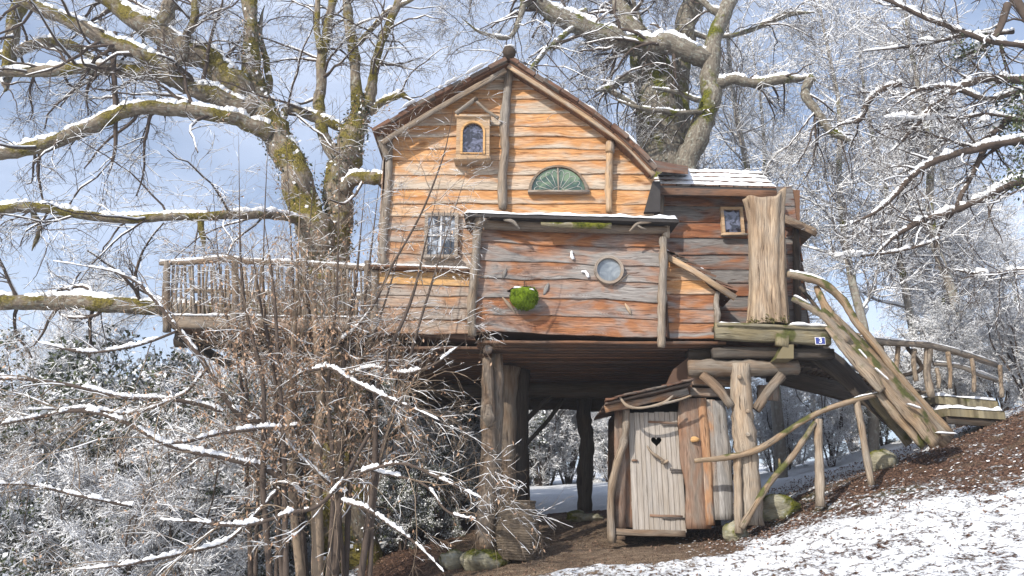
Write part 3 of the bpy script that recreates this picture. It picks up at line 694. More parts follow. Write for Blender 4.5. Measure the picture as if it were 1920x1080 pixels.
lr = B().add(*sweep(np.array([dl[0]-Z1*.10, dl[len(dl)//2]-Z1*.11, dl[-1]-Z1*.12]), rect(.05, .10), (0, 0, 1))).build('lean_to_rafter', 'frame', house)
for i in range(11):
    a = dl[int(i*(Ltot-1)/11)]; b = dl[min(Ltot-1, int((i+1)*(Ltot-1)/11)+1)]
    d = norm(b-a); nn = norm(np.cross(d, Y1)); nn = nn if nn[2] > 0 else -nn
    c0 = .5*(a+b)+nn*.01; 
    for j in range(3):
        p_ = c0+Y1*(j*.33); mk('shingle', *sweep(np.array([p_, p_+Y1*.325]), rect(np.linalg.norm(b-a)+.08, .04), nn-d*.25)[:2], 'shingle', lr, sweep(np.array([p_, p_+Y1*.325]), rect(.2, .04), nn)[2][:, ::-1], smooth=False)
tt = B()
for j in range(4):
    s1 = dl.copy(); s1[:, 1] += j*.2+.03; s1[:, 2] += .03
    tt.add(*tubes(s1[None], (np.clip(rng.uniform(-.01, .035, len(s1)), .002, 1))[None], 6))
tt.build('snow', 'snow', lr)
# --- side tower
tw = B().add(*board(P(1300, 500, YT+.1), P(1300, 500, YT+.1)+Z1*.03, .01, .01)).build('tower_wall', 'tower', house)
V, F = prism([xz(1226, 612, YT), xz(1232, 350, YT), xz(1500, 356, YT), xz(1500, 612, YT)], YT+.006, YR-.5); mk('tower_core', V, F, 'floor', house, smooth=False)
clap(tw, 'tower', np.array((0, YT, 0.)), X1, NF, [Zp(v, YT) for v in (352, 387, 417, 447, 478, 506, 531, 556, 582, 614)], lambda z: Xp(1228, 480, YT), lambda z: Xp(1502, 500, YT), wave=.005, splits=[Xp(1478, 500, YT)])
clap(tw, 'tower', np.array((Xp(1502, 500, YT)+.02, 0, 0)), Y1, X1, [Zp(v, YT) for v in (402, 430, 460, 490, 520, 550, 580, 612)], lambda z: YT, lambda z: YR-.5, wave=.005, splits=[15.4])
vlog('tower_post', 'post', [(1238, 358, YT-.1), (1238, 402, YT-.1)], [7, 7], house)
vlog('tower_post', 'darklog', [(1492, 430, YT-.09), (1494, 520, YT-.09), (1496, 612, YT-.09)], [6, 7, 7], house)
casement(YT-.03, 1353, 391, 1390, 444, 'frame', 'glassdark', 1, 1, .055)
# tower roof, steep enough for its snowy top to show
e0, e1 = P(1216, 348, YT-.45), P(1456, 354, YT-.45)
r0, r1 = P(1248, 318, YT+.55), P(1425, 322, YT+.55)
slabpoly([e0, e1, r1, r0], .07, 'fascia', 'tower_roof')
B().add(*board(e0+np.array((.02, .02, -.10)), e1+np.array((0, .02, -.10)), .05, .14, Z1, 6)).build('fascia_board', 'floor', house)
b2 = P(1425, 322, YR-.5); b3 = P(1248, 318, YR-.5); b2 = np.array((r1[0], YR-.5, r1[2]+.4)); b3 = np.array((r0[0], YR-.5, r0[2]+.4))
slabpoly([r0, r1, b2, b3], .05, 'fascia', 'tower_roof_back')
for row in range(4):
    f0, f1 = row/4, (row+1)/4
    a0 = e0+(r0-e0)*f0; a1 = e1+(r1-e1)*f0; c0 = e0+(r0-e0)*f1; c1 = e1+(r1-e1)*f1; n_s = 9-row
    for q in range(n_s):
        u0 = q/n_s+.004; u1 = (q+1)/n_s-.004; up_ = .045+rng.uniform(-.008, .012)
        sh = [a0+(a1-a0)*u0, a0+(a1-a0)*u1, c0+(c1-c0)*u1, c0+(c1-c0)*u0]; sh = [s+Z1*(up_ if m_ < 2 else .012) for m_, s in enumerate(sh)]
        slabpoly(sh, .03, 'shingle', 'shingle', house)
    snow_sheet(a0+Z1*.05, a1+Z1*.05, c1+Z1*.02+(c1-a1)*.05, c0+Z1*.02, .035, nu=60, cover=.72, seed=20+row)
# small right-hand roof of the tower
s0, s1, s2, s3 = P(1462, 398, YT-.3), P(1530, 428, YT-.3), P(1530, 415, YT+1.6), P(1462, 380, YT+1.6)
s2[2] = s1[2]+.02; s3[2] = s0[2]+.02; s2[0] = s1[0]; s3[0] = s0[0]
slabpoly([s0, s1, s2, s3], .06, 'greylog', 'side_roof'); snow_sheet(s0, s1, s2, s3, .05, cover=.9, nu=20, seed=5)
B().add(*board(s0-Z1*.12, s1-Z1*.12, .05, .1, Z1, 4)).build('side_rafter', 'post', house)
# dark downpipe-like notch between gable and tower
V, F = prism([xz(1206, 402, YM), xz(1222, 345, YM), xz(1236, 345, YM), xz(1236, 402, YM)], YM-.12, YT); mk('valley_board', V, F, 'fascia', house, smooth=False)
vl = slabpoly([P(1225, 316, YM-.1), P(1290, 322, YM-.1), P(1290, 312, YM+1.4), P(1225, 300, YM+1.4)], .05, 'shingle', 'valley_roof')
# --- underside of the house: joists and boards
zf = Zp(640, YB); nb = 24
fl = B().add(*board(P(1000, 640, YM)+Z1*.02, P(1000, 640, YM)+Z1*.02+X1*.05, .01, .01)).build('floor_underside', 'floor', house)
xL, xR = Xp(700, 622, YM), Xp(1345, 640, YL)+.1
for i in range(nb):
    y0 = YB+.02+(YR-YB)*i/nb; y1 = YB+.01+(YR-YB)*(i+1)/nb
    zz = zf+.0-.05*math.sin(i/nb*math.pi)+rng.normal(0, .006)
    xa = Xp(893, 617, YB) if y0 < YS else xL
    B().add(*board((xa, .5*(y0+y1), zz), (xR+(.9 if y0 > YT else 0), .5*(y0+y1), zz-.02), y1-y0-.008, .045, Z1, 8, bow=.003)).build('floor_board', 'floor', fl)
# wall below the skirt closes down to the floor boards
V, F = prism([xz(702, 626, YM), xz(702, 618, YM), xz(892, 618, YM), xz(892, 640, YM)], YM-.1, YM+.2); mk('rim_board', V, F, 'floor', house, smooth=False)
for i, xx in enumerate(np.linspace(xL+.15, xR+.7, 9)):
    if 1: continue
    B().add(*board((xx, YM+.2, zf-.14), (xx+rng.normal(0, .03), YR, zf-.14), .13, .19, Z1, 4)).build('joist', 'darklog', house)
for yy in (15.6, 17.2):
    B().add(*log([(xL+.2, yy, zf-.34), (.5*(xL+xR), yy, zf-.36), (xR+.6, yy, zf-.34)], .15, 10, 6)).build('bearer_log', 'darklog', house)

# things hanging on the house front
c = P(983, 557, YB-.20); k = px2m(1, 557, YB)
mp = thing('moss_basket', c, 'round hanging basket of bright green moss on the front wall', 'hanging basket')
V, F, U = blob(c, (26*k, .2, 25*k), 4, 26, .07); V[:, 2] = np.minimum(V[:, 2], c[2]+14*k); mk('moss_ball', V, F, 'moss', mp, U)
tuf = c+norm(rng.normal(size=(1600, 3)))*np.array((26*k, .2, 25*k))*.98; tuf = tuf[tuf[:, 2] < c[2]+14*k]
V, F = leaves(tuf, .03); tag(mk('moss_tuft', V, F, 'moss', mp, smooth=False), kind='stuff')
V, F, U = blob(c+Z1*13*k, (24*k, .14, 6*k), 9, 20, .25); mk('soil', V, F, 'dark', mp, U)
B().add(*log([c+Z1*10*k, P(983, 528, YB-.05)], .008, 5, 2, 0)).build('cord', 'darklog', mp)
snow_strip(c+np.array((-20*k, -.13, 13*k)), c+np.array((18*k, -.15, 8*k)), .09, .035, mp, 12)
for nm, px_, py_, dx, dy, sz, lb in (('snow_lump', 1072, 478, 4, 12, 4, 'small upright clump of snow stuck above the moss basket'), ('snow_lump', 1098, 513, -14, -4, 4, 'bent clump of snow stuck to the wall left of the round window')):
    pts = [P(px_-dx*.5+2, py_-dy*.6, YB-.055), P(px_, py_, YB-.06), P(px_+dx*.1+2, py_+dy*.7 if dy > 0 else py_+9, YB-.055)]
    if dy < 0: pts = [P(1090, 509, YB-.055), P(1098, 510, YB-.06), P(1104, 520, YB-.055)]
    tag(B().add(*log(pts, [.018, .03, .024], 7, 5, .15)).build(nm, 'snow'), lb, 'snow')

# ------------------------------------------------------------ platform with hollow trunk, number plate
pf = thing('entrance_platform', P(1450, 640, 13.2), 'mossy beamed entrance platform under the hollow trunk', 'platform')
YPf = 12.75
B().add(*board(P(1340, 622, YPf), P(1556, 633, YPf), .14, .27, Z1, 8)).build('edge_beam', 'beam', pf)
B().add(*board(P(1340, 612, YPf+.10), P(1556, 622, YPf+.10), .42, .05, Z1, 8)).build('top_board', 'beam', pf)
for i in range(5):
    a = P(1340, 612, YPf+.10)+np.array((0, .34+.3*i, 0)); b = P(1556, 622, YPf+.10)+np.array((0, .34+.3*i, 0))
    B().add(*board(a, b, .29, .05, Z1, 6)).build('deck_board', 'floor', pf)
snow_strip(P(1476, 612, YPf+.05), P(1556, 616, YPf+.05), .40, .055, pf, 18)
snow_strip(P(1345, 607, YPf+.02), P(1400, 610, YPf+.02), .20, .03, pf, 12)
B().add(*board(P(1466, 628, YPf-.12), P(1466, 650, YPf-.12), .20, .10, -Y1, 3)).build('bracket', 'beam', pf)
V, F = prism([xz(1450, 676, YPf), xz(1464, 650, YPf), xz(1482, 650, YPf), xz(1482, 676, YPf)], YPf-.16, YPf+.2); mk('bracket', V, F, 'beam', pf, smooth=False)
for zz, yy in ((662, 12.95), (668, 14.2)):
    B().add(*board(P(1335, zz, yy), P(1560, zz+2, yy), .2, .17, Z1, 6)).build('under_beam', 'darklog', pf)
V, F = prism([xz(1300, 662, 13.2), xz(1300, 736, 13.2), xz(1245, 736, 13.2), xz(1265, 690, 13.2)], 13.3, 13.45); mk('gusset', V, F, 'floor', pf, smooth=False)
B().add(*log([P(1290, 690, 13.05), P(1390, 691, 13.0), P(1495, 690, 13.05)], [.14, .135, .13], 12, 8)).build('cross_log', 'post', pf)
B().add(*log([P(1288, 664, 13.4), P(1400, 668, 13.4), P(1495, 664, 13.4)], [.15, .13, .13], 12, 8)).build('cross_log', 'darklog', pf)
B().add(*board(P(1293, 712, 13.35), P(1400, 716, 13.35), .1, .19, Z1, 5)).build('cross_board', 'slab', pf)
B().add(*board(P(1293, 736, 13.33), P(1380, 738, 13.33), .1, .14, Z1, 5)).build('cross_board', 'slab', pf)
B().add(*board(P(1440, 722, 13.5), P(1440, 750, 13.5), .35, .1, -Y1, 3)).build('cross_board', 'slab', pf)
for q in ([(1316, 702, 12.95), (1345, 728, 12.9), (1372, 762, 12.9)], [(1466, 704, 12.95), (1440, 735, 12.9), (1416, 768, 12.92)]):
    B().add(*sweep(smooth_path([P(*v) for v in q], 4), rect(.15, .13, .3), (0, -1, 0), None, .08)).build('brace', 'post', pf)
# number plate
c = P(1538, 639, YPf-.085); k = px2m(1, 639, YPf)
np_ = thing('number_plate', c, 'small blue enamel plate with a white number 3 on the platform beam', 'number plate')
def plate(w_, h_, y, mat, name, th=.006, par=None):
    V, F = prism([(c[0]-w_/2, c[2]-h_/2), (c[0]-w_/2, c[2]+h_/2), (c[0]+w_/2, c[2]+h_/2), (c[0]+w_/2, c[2]-h_/2)], y, y+th); return mk(name, V, F, mat, par or np_, smooth=False)
plate(19*k, 14*k, c[1], 'white', 'plate_rim'); plate(17*k, 12*k, c[1]-.004, 'blue', 'plate_face')
tc = bpy.data.curves.new('digit', 'FONT'); tc.body = '3'; tc.size = 13*k; tc.extrude = .001; tc.offset = .003; tc.align_x = 'CENTER'; tc.align_y = 'CENTER'
to = bpy.data.objects.new('tmp', tc); C.objects.link(to); dg = bpy.context.evaluated_depsgraph_get()
me = bpy.data.meshes.new_from_object(to.evaluated_get(dg)); bpy.data.objects.remove(to); me.materials.clear(); me.materials.append(M['white'])
d3 = bpy.data.objects.new('numeral', me); C.objects.link(d3); d3.parent = np_; d3.location = (0, -.010, .0); d3.rotation_euler = (math.pi/2, 0, 0)
# hollow trunk
YH = 13.05; ht = thing('hollow_trunk', P(1440, 612, YH), 'upright pale debarked hollow trunk beside the small tower window', 'tree trunk')
K, S = 40, 44; a = np.arange(S)*2*math.pi/S
zb = Zp(612, YH); ts = np.linspace(0, 1, K)
cx = np.interp(ts, [0, .3, .7, .9, 1], [Xp(1441, 612, YH), Xp(1440, 540, YH), Xp(1439, 450, YH), Xp(1437, 385, YH), Xp(1437, 360, YH)])
rr = np.interp(ts, [0, .06, .3, .6, .82, .93, 1], [38, 36, 33, 33.5, 34, 37, 39])*px2m(1, 480, YH)
topz = lambda an: Zp(375, YH)+(.30*np.clip(np.cos(an+.2)-.25, 0, 1)**1.1 - .07*np.clip(np.cos(an+1.6), 0, 1)**2 + .04*np.clip(np.cos(an-math.pi), 0, 1)**3+.018*np.sin(7*an+1))
flute = 1+.04*np.sin(a*5+.5)+.03*np.sin(a*9+2)-.14*np.exp(-((a-5.25)/.09)**2)+.05*np.exp(-((a-5.5)/.12)**2)
g1 = np.random.default_rng(5); V = []
nzm = g1.normal(0, .012, (K, S)); nzm = (nzm+np.roll(nzm, 1, 0)+np.roll(nzm, -1, 0))/2
for i, t in enumerate(ts):
    z = zb+(topz(a)-zb)*t
    r = rr[i]*(flute+nzm[i]+.03*np.sin(a*3+t*5)+.13*np.clip(np.cos(a-math.pi), 0, 1)**2*t**14)
    V.append(np.stack([cx[i]+np.cos(a)*r, YH+np.sin(a)*r*.85, z], 1))
for t in (1., .8, .4):                    # inner hollow
    z = zb+(topz(a)-zb)*t-(0.02 if t == 1 else 0); r = rr[-1]*.72*flute*(1 if t > .5 else .8)
    V.append(np.stack([cx[-1]+np.cos(a)*r, YH+np.sin(a)*r*.85, z], 1))
V = np.array(V); Kt = len(V); i = np.arange(Kt-1)[:, None]; j = np.arange(S)[None]; q = i*S+j; q2 = i*S+(j+1) % S
uv = np.stack(np.broadcast_arrays((V[..., 2]-zb), a[None]*.31), -1).reshape(-1, 2)
mk('trunk', V.reshape(-1, 3), np.stack([q, q2, q2+S, q+S], -1).reshape(-1, 4), 'hollow', ht, uv)
V, F = leaves(np.stack([Xp(1441, 612, YH)+np.cos(b_ := rng.uniform(0, 6.28, 700))*.33, YH+np.sin(b_)*.3, zb+np.abs(rng.normal(0, .05, 700))], 1), .035)
tag(mk('moss_skirt', V, F, 'mossdark', ht, smooth=False), kind='stuff')
snow_strip(P(1404, 376, YH-.1), P(1425, 378, YH-.05), .08, .03, ht, 8); 

# ------------------------------------------------------------ support posts and stones
def stone(px, py, Y, rx, rz, label, seed, ry=None):
    c = P(px, py, Y); r = px2m(rx, py, Y); c[2] = Hf(c[0], Y)+px2m(rz, py, Y)*.55; V, F, U = blob(c, (r, ry or r*.9, px2m(rz, py, Y)), seed, 22, .14)
    return tag(mk('stone', V, F, 'rock', None, U), label, 'stone')
def post(label, pieces, mat='post', braces=()):
    b = pieces[0][0][-1]; c = P(*b); t = thing('support_post', c, label, 'post')
    for pts, rad in pieces: vlog('trunk', mat, pts, rad, t, S=12, jit=.05)
    for pts, rad in braces: vlog('brace', mat, pts, rad, t, S=8)
    return t
t = post('pale twin-stemmed post standing on the mossy boulder', [([(914, 672, 13.2), (915, 740, 13.2), (917, 830, 13.2), (914, 920, 13.2), (910, 1034, 13.2)], [11, 12, 16, 17, 20]), ([(932, 665, 13.4), (932, 760, 13.4), (928, 850, 13.4), (925, 940, 13.4), (925, 1030, 13.4)], [11, 12, 12, 13, 13])])
vlog('knot', 'post', [(916, 760, 13.1), (917, 785, 13.03), (916, 800, 13.1)], [5, 12, 5], t)
vlog('cut_end', 'slab', [(914, 655, 13.0), (914, 655, 13.7)], [9, 9], t, sub=2)
post('lichen-grey post standing close behind the wicker urn', [([(950, 690, 14.4), (948, 800, 14.4), (946, 960, 14.4)], [22, 21, 20])], 'post')
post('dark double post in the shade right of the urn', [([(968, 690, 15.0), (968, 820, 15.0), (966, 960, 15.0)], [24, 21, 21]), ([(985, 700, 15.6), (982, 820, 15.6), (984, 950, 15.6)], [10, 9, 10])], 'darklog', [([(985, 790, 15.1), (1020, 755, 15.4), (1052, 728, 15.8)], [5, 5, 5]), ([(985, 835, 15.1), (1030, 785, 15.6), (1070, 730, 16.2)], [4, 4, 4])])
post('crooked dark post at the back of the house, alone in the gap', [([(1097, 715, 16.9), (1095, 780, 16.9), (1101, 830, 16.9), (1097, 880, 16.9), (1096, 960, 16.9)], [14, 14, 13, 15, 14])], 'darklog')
tp = post('thick pale debarked post right of the outhouse', [([(1388, 684, 12.95), (1391, 760, 12.95), (1396, 820, 12.95), (1402, 880, 12.95), (1407, 985, 12.95)], [19, 21, 22, 22, 25])], 'palelog')
for q in ((1387, 707), (1402, 771), (1403, 815)): vlog('knot', 'palelog', [(q[0], q[1], 12.78), (q[0], q[1], 12.70)], [5, 4], tp, sub=2)
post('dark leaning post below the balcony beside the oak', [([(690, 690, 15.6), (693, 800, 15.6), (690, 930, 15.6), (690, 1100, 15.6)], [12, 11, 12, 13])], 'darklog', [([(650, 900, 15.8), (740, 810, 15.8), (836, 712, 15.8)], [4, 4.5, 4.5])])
stone(905, 1052, 13.05, 46, 22, 'big mossy boulder beneath the twin-stemmed post', 2)
stone(848, 1062, 13.3, 28, 18, 'smaller mossy boulder left of the big one', 3)
stone(1083, 958, 16.6, 20, 12, 'rounded stone at the foot of the crooked back post', 4)
stone(1110, 962, 16.4, 22, 8, 'flat low stone in front of the crooked back post', 41)
stone(1376, 956, 13.0, 22, 20, 'yellowish stone between outhouse and thick pale post', 5)
stone(1458, 908, 13.5, 36, 26, 'squarish mossy stone right of the thick pale post', 6)
stone(1436, 868, 13.9, 16, 22, 'brown stone leaning behind the thick pale post', 7)
stone(1648, 805, 13.9, 26, 22, 'green mossy stone under the driftwood ramp', 8)
# wicker urn
cU = P(970, 1046, 12.9); cU[2] -= .03; k = px2m(1, 990, 12.9)
ur = thing('wicker_urn', cU, 'tall bulging wicker urn beside the pale post', 'basket')
n_r = 23; hgt = 104*k; S = 40; prof = []
for i in range(n_r*5+1):
    t = i/(n_r*5); base = np.interp(t, [0, .15, .45, .7, .92, 1], [31, 36, 41, 38.5, 33, 34])*k
    prof.append((base+.010*abs(math.sin(t*n_r*math.pi))**.5, t*hgt))
prof += [(prof[-1][0]-.03, hgt), (prof[-1][0]-.04, hgt-.05), (prof[-1][0]-.05, hgt-.4)]
a = np.arange(S)*2*math.pi/S; V = np.array([[(cU[0]+math.cos(x)*r*(1+.012*math.sin(3*x)), cU[1]+math.sin(x)*r, cU[2]+z+.01*math.sin(2*x)) for x in a] for r, z in prof])
Kt = len(V); i = np.arange(Kt-1)[:, None]; j = np.arange(S)[None]; q = i*S+j; q2 = i*S+(j+1) % S
mk('basketwork', V.reshape(-1, 3), np.stack([q, q2, q2+S, q+S], -1).reshape(-1, 4), 'basket', ur, np.stack(np.broadcast_arrays(np.array([p[1] for p in prof])[:, None], a[None]*.9), -1).reshape(-1, 2))
B().add(*sweep(np.array([(cU[0]+math.cos(x)*34*k, cU[1]+math.sin(x)*34*k, cU[2]+hgt) for x in np.linspace(0, 6.283, 33)]), circ(6)*.017, None, None, .1)).build('rim', 'basket', ur)

# ------------------------------------------------------------ outhouse
YO = 13.3; oh = thing('outhouse', P(1250, 1000, YO), 'little wooden outhouse with heart-cut door under the house', 'outhouse')
V, F = prism([xz(1160, 995, YO), xz(1160, 765, YO), xz(1366, 735, YO), xz(1362, 985, YO)], YO+.35, YO+1.5)
mk('inner_box', V, F, 'dark', oh, smooth=False)
B().add(*board(P(1161, 770, YO), P(1164, 990, YO), .17, .06, -Y1, 8, .04)).build('door_jamb', 'slabred', oh)
B().add(*board(P(1172, 768, YO+.1), P(1177, 990, YO+.1), .15, .06, -Y1, 8, .04)).build('door_jamb', 'slabred', oh)
vlog('crooked_post', 'greylog', [(1174, 765, YO-.1), (1172, 820, YO-.1), (1158, 865, YO-.1), (1146, 925, YO-.1), (1146, 1018, YO-.1)], [7, 7, 8, 7, 9], oh)
# door
dx0, dx1 = Xp(1182, 880, YO), Xp(1281, 880, YO); dz0, dz1 = Zp(996, YO), Zp(773, YO)
door = B().add(*board((dx0, YO+.075, dz0+.4), (dx1, YO+.075, dz0+.4), .02, .12, Z1, 2)); door.add(*board((dx0, YO+.075, dz1-.3), (dx1, YO+.075, dz1-.3), .02, .12, Z1, 2)); door = door.build('door', 'door', oh)
hc = P(1231, 827, YO); hw = px2m(20, 826, YO); tt_ = np.linspace(0, 2*math.pi, 40, endpoint=False)
hx = 16*np.sin(tt_)**3; hy = 13*np.cos(tt_)-5*np.cos(2*tt_)-2*np.cos(3*tt_)-np.cos(4*tt_)
V, F = prism([(hc[0]+x/32*hw, hc[2]+y/32*hw) for x, y in zip(hx[::-1], hy[::-1])], YO-.2, YO+.3); cut = mk('cut', V, F, None, None)
ws = rng.uniform(.8, 1.2, 10); ws = np.concatenate([[0], np.cumsum(ws)/ws.sum()])
for a, b in zip(ws[:-1], ws[1:]):
    xa, xb_ = dx0+(dx1-dx0)*a+.0025, dx0+(dx1-dx0)*b-.0025; xm = .5*(xa+xb_); wdt = xb_-xa
    top_ = dz1+.02*((xm-dx0)/(dx1-dx0)-.5)+rng.normal(0, .004)
    V, F, U = sweep(np.array([(xm, YO+.03, z) for z in np.linspace(dz0-.02*((xm-dx0)), top_, 6)]), rect(wdt, .035), (0, -1, 0)); 
    o = mk('plank', V, F, 'door', door, U, smooth=False)
    if abs(xm-hc[0]) < hw*.5+wdt:
        for q_ in (o, cut):
            bm = bmesh.new(); bm.from_mesh(q_.data); bmesh.ops.remove_doubles(bm, verts=bm.verts, dist=1e-5); bmesh.ops.recalc_face_normals(bm, faces=bm.faces); bm.to_mesh(q_.data); bm.free()
        md = o.modifiers.new('b', 'BOOLEAN'); md.object = cut; md.operation = 'DIFFERENCE'; md.solver = 'EXACT'
        cp = org(o); cut.location = (0, 0, 0); o.parent = None; o.location = tuple(cp)
        dg = bpy.context.evaluated_depsgraph_get(); m2 = bpy.data.meshes.new_from_object(o.evaluated_get(dg)); o.modifiers.clear(); o.data = m2; o.location = (0, 0, 0); o.parent = door
bpy.data.objects.remove(cut)
for py_, l0, rust in ((793, 1216, 1), (881, 1256, 0), (968, 1218, 1)):
    B().add(*board(P(l0, py_-2, YO-.001), P(1280, py_+1, YO-.001), .012, .035, Z1, 3)).build('hinge', 'iron' if not rust else 'slabred', door)
    B().add(*board(P(1240 if rust else 1258, py_+5-2, YO-.012), P(1286, py_+4, YO-.012), .012, .024, Z1, 3)).build('hinge', 'iron', door)
    B().add(*board(P(1285, py_-4, YO-.012), P(1285, py_+12, YO-.012), .02, .014, X1, 2)).build('hinge_plate', 'iron', door)
vlog('handle', 'palelog', [(1213, 836, YO-.03), (1224, 850, YO-.07), (1238, 860, YO-.06), (1252, 868, YO-.03)], [1.5, 2.8, 3, 2], door)
vlog('handle_root', 'palelog', [(1240, 862, YO-.08), (1245, 868, YO-.05), (1253, 864, YO-.05)], [2, 4, 3], door)
B().add(*board(P(1184, 863, YO-.01), P(1195, 863, YO-.01), .03, .03, Z1, 2)).build('latch', 'slabred', door)
B().add(*board(P(1153, 997, YO-.05), P(1284, 1001, YO-.05), .14, .10, Z1, 6)).build('sill', 'post', oh)
B().add(*board(P(1155, 1008, YO-.05), P(1170, 1008, YO-.05), .12, .06, Z1, 2)).build('sill_block', 'post', oh)
# live edge cladding
def slabv(px, w_, y0, y1, mat, Y, seed, lean=0.):
    g = np.random.default_rng(seed); n = 18; t = np.linspace(0, 1, n)
    z = Zp(y1, Y)+(Zp(y0, Y)-Zp(y1, Y))*t; xc = Xp(px, 860, Y)+lean*t; wd = px2m(w_, 860, Y)/2
    l = xc-wd*(1+.14*np.sin(t*7+g.uniform(0, 6))+.06*np.sin(t*17+g.uniform(0, 6))); r = xc+wd*(1+.14*np.sin(t*6+g.uniform(0, 6))+.06*np.sin(t*19+g.uniform(0, 6)))
    rows = [(l, 0), (l+.01, -.035), (.6*l+.4*r, -.055), (.3*l+.7*r, -.05), (r-.01, -.035), (r, 0)]
    V = np.stack([np.stack([x, np.full(n, Y+d), z], 1) for x, d in rows], 1); S = 6
    i = np.arange(n-1)[:, None]; j = np.arange(S)[None]; q = i*S+j; q2 = i*S+(j+1) % S
    F = np.stack([q, q2, q2+S, q+S], -1).reshape(-1, 4); caps = np.array([[0, 5, 4, 3], [0, 3, 2, 1], [(n-1)*S+1, (n-1)*S+2, (n-1)*S+3, (n-1)*S], [(n-1)*S+3, (n-1)*S+4, (n-1)*S+5, (n-1)*S]])
    uv = np.stack([np.broadcast_to(z[:, None], (n, S)), V[..., 0]], -1)
    mk('slab_board', V.reshape(-1, 3), [np.concatenate([F, caps])], mat, oh, uv.reshape(-1, 2))
slabv(1300, 46, 748, 992, 'slabred', YO-.03, 1); slabv(1324, 18, 747, 985, 'slab', YO-.05, 2); slabv(1338, 20, 750, 975, 'slab', YO-.03, 8); slabv(1354, 31, 752, 975, 'slabgrey', YO-.04, 3)
c = P(1303, 824, YO-.12); V, F, U = blob(c, (.075, .05, .05), 6, 12, .1); mk('bracket_fungus', V, F, 'bright', oh, U)
# outhouse roof
ra, rb = P(1133, 760, YO-.25), P(1291, 722, YO-.25)
for j in range(5):
    B().add(*board(ra+Y1*.38*j+np.array((0, 0, .09*0)), rb+Y1*.38*j, .37, .03, Z1, 5)).build('roof_board', 'shingle', oh)
d = (rb-ra)
for i in range(9):
    a = ra+d*(i/9)+Z1*.03; b = ra+d*((i+1.25)/9)+Z1*.05
    B().add(*board(a+Z1*.028, b, .5, .03, Z1, 2, .02)).build('shingle', 'shingle', oh)
B().add(*sweep(smooth_path([P(1134, 768, YO-.27), P(1185, 757, YO-.28), P(1230, 748, YO-.28), P(1290, 734, YO-.27)], 4), rect(.05, .11), Z1, [1, .9, 1, 1.1, 1, .9, .8, .8, .8, .9, 1, 1.1, 1], .08)).build('fascia_board', 'slab', oh)
vlog('root_branch', 'palelog', [(1160, 742, YO-.45), (1175, 760, YO-.45), (1200, 765, YO-.45), (1240, 757, YO-.45), (1262, 742, YO-.45)], [2, 3.4, 2.4, 3, 1.5], oh)
vlog('root_branch', 'palelog', [(1240, 757, YO-.45), (1265, 752, YO-.45), (1296, 742, YO-.42)], [2.6, 2.6, 2], oh)
V, F = prism([xz(1160, 992, YO), xz(1160, 768, YO), xz(1172, 768, YO), xz(1172, 992, YO)], YO+.02, YO+1.55); mk('side_wall', V, F, 'slabred', oh, smooth=False)

# ------------------------------------------------------------ hand rail on the slope
hr = thing('branch_handrail', gp(1535, 13.0), 'crooked branch handrail climbing from outhouse towards the ramp', 'handrail')
vlog('top_rail', 'drift', [(1302, 864, 12.75), (1360, 858, 12.72), (1420, 843, 12.7), (1480, 806, 12.7), (1530, 776, 12.7), (1600, 751, 12.72), (1672, 735, 12.8)], [4.5, 5.5, 6.5, 5.5, 5.5, 5, 3.5], hr)
vlog('baluster', 'palelog', [(1382, 850, 12.8), (1383, 900, 12.8), (1386, 1000, 12.8)], [8, 8, 8.5], hr)
vlog('baluster', 'palelog', [(1533, 786, 12.75), (1535, 840, 12.75), (1538, 950, 12.75)], [8.5, 8.5, 9], hr)
vlog('baluster', 'palelog', [(1606, 752, 12.75), (1615, 800, 12.75), (1634, 910, 12.75)], [6.5, 6.5, 6.5], hr)
vlog('diagonal_brace', 'drift', [(1528, 792, 12.7), (1490, 850, 12.7), (1440, 910, 12.65), (1390, 990, 12.65)], [4.5, 5.5, 6, 6.5], hr)
vlog('diagonal_brace', 'drift', [(1463, 878, 12.68), (1461, 860, 12.68)], [3, 1.5], hr, sub=2)
snow_strip(P(1600, 746, 12.72), P(1668, 731, 12.79), .08, .025, hr, 14)

# ------------------------------------------------------------ driftwood ramp
dr = thing('driftwood_ramp', gp(1740, 13.2), 'huge weathered driftwood slabs leaning from hillside up to the platform', 'ramp')
def flat(name, pts, wpx, th, mat='drift', up=(.35, -1., .35), parent=dr, jit=.06, sub=6):
    pp = smooth_path([P(*q) for q in pts], sub); ww = np.interp(np.linspace(0, 1, len(pp)), np.linspace(0, 1, len(wpx)), wpx)*px2m(1, 700, pts[0][2])
    a_ = np.linspace(0, 2*math.pi, 14, endpoint=False); sec = np.stack([np.cos(a_)*.5, np.sin(a_)*.5*th], 1)
    return B().add(*sweep(pp, sec, up, ww, jit)).build(name, mat, parent)
flat('slab', [(1562, 590, 12.9), (1610, 650, 12.9), (1680, 725, 12.85), (1778, 826, 12.85)], [14, 52, 66, 52], .40)
flat('slab', [(1540, 580, 12.7), (1585, 630, 12.7), (1645, 698, 12.65), (1710, 770, 12.65), (1756, 830, 12.7)], [18, 34, 48, 54, 46], .42)
flat('slab', [(1550, 612, 12.6), (1588, 655, 12.6), (1632, 702, 12.55), (1655, 732, 12.55)], [14, 30, 38, 24], .5)
flat('slab', [(1650, 735, 12.7), (1680, 772, 12.7), (1734, 834, 12.75)], [24, 38, 30], .5)
flat('slab', [(1625, 735, 13.3), (1650, 765, 13.3), (1705, 832, 13.3)], [14, 24, 22], .6, 'beam')
vlog('curved_arm', 'drift', [(1476, 514, 12.9), (1506, 520, 12.9), (1545, 533, 12.9), (1582, 565, 12.9), (1606, 605, 12.85), (1640, 645, 12.8), (1690, 710, 12.8), (1786, 815, 12.8)], [6, 7.5, 8, 8, 7, 7, 7, 6], dr)
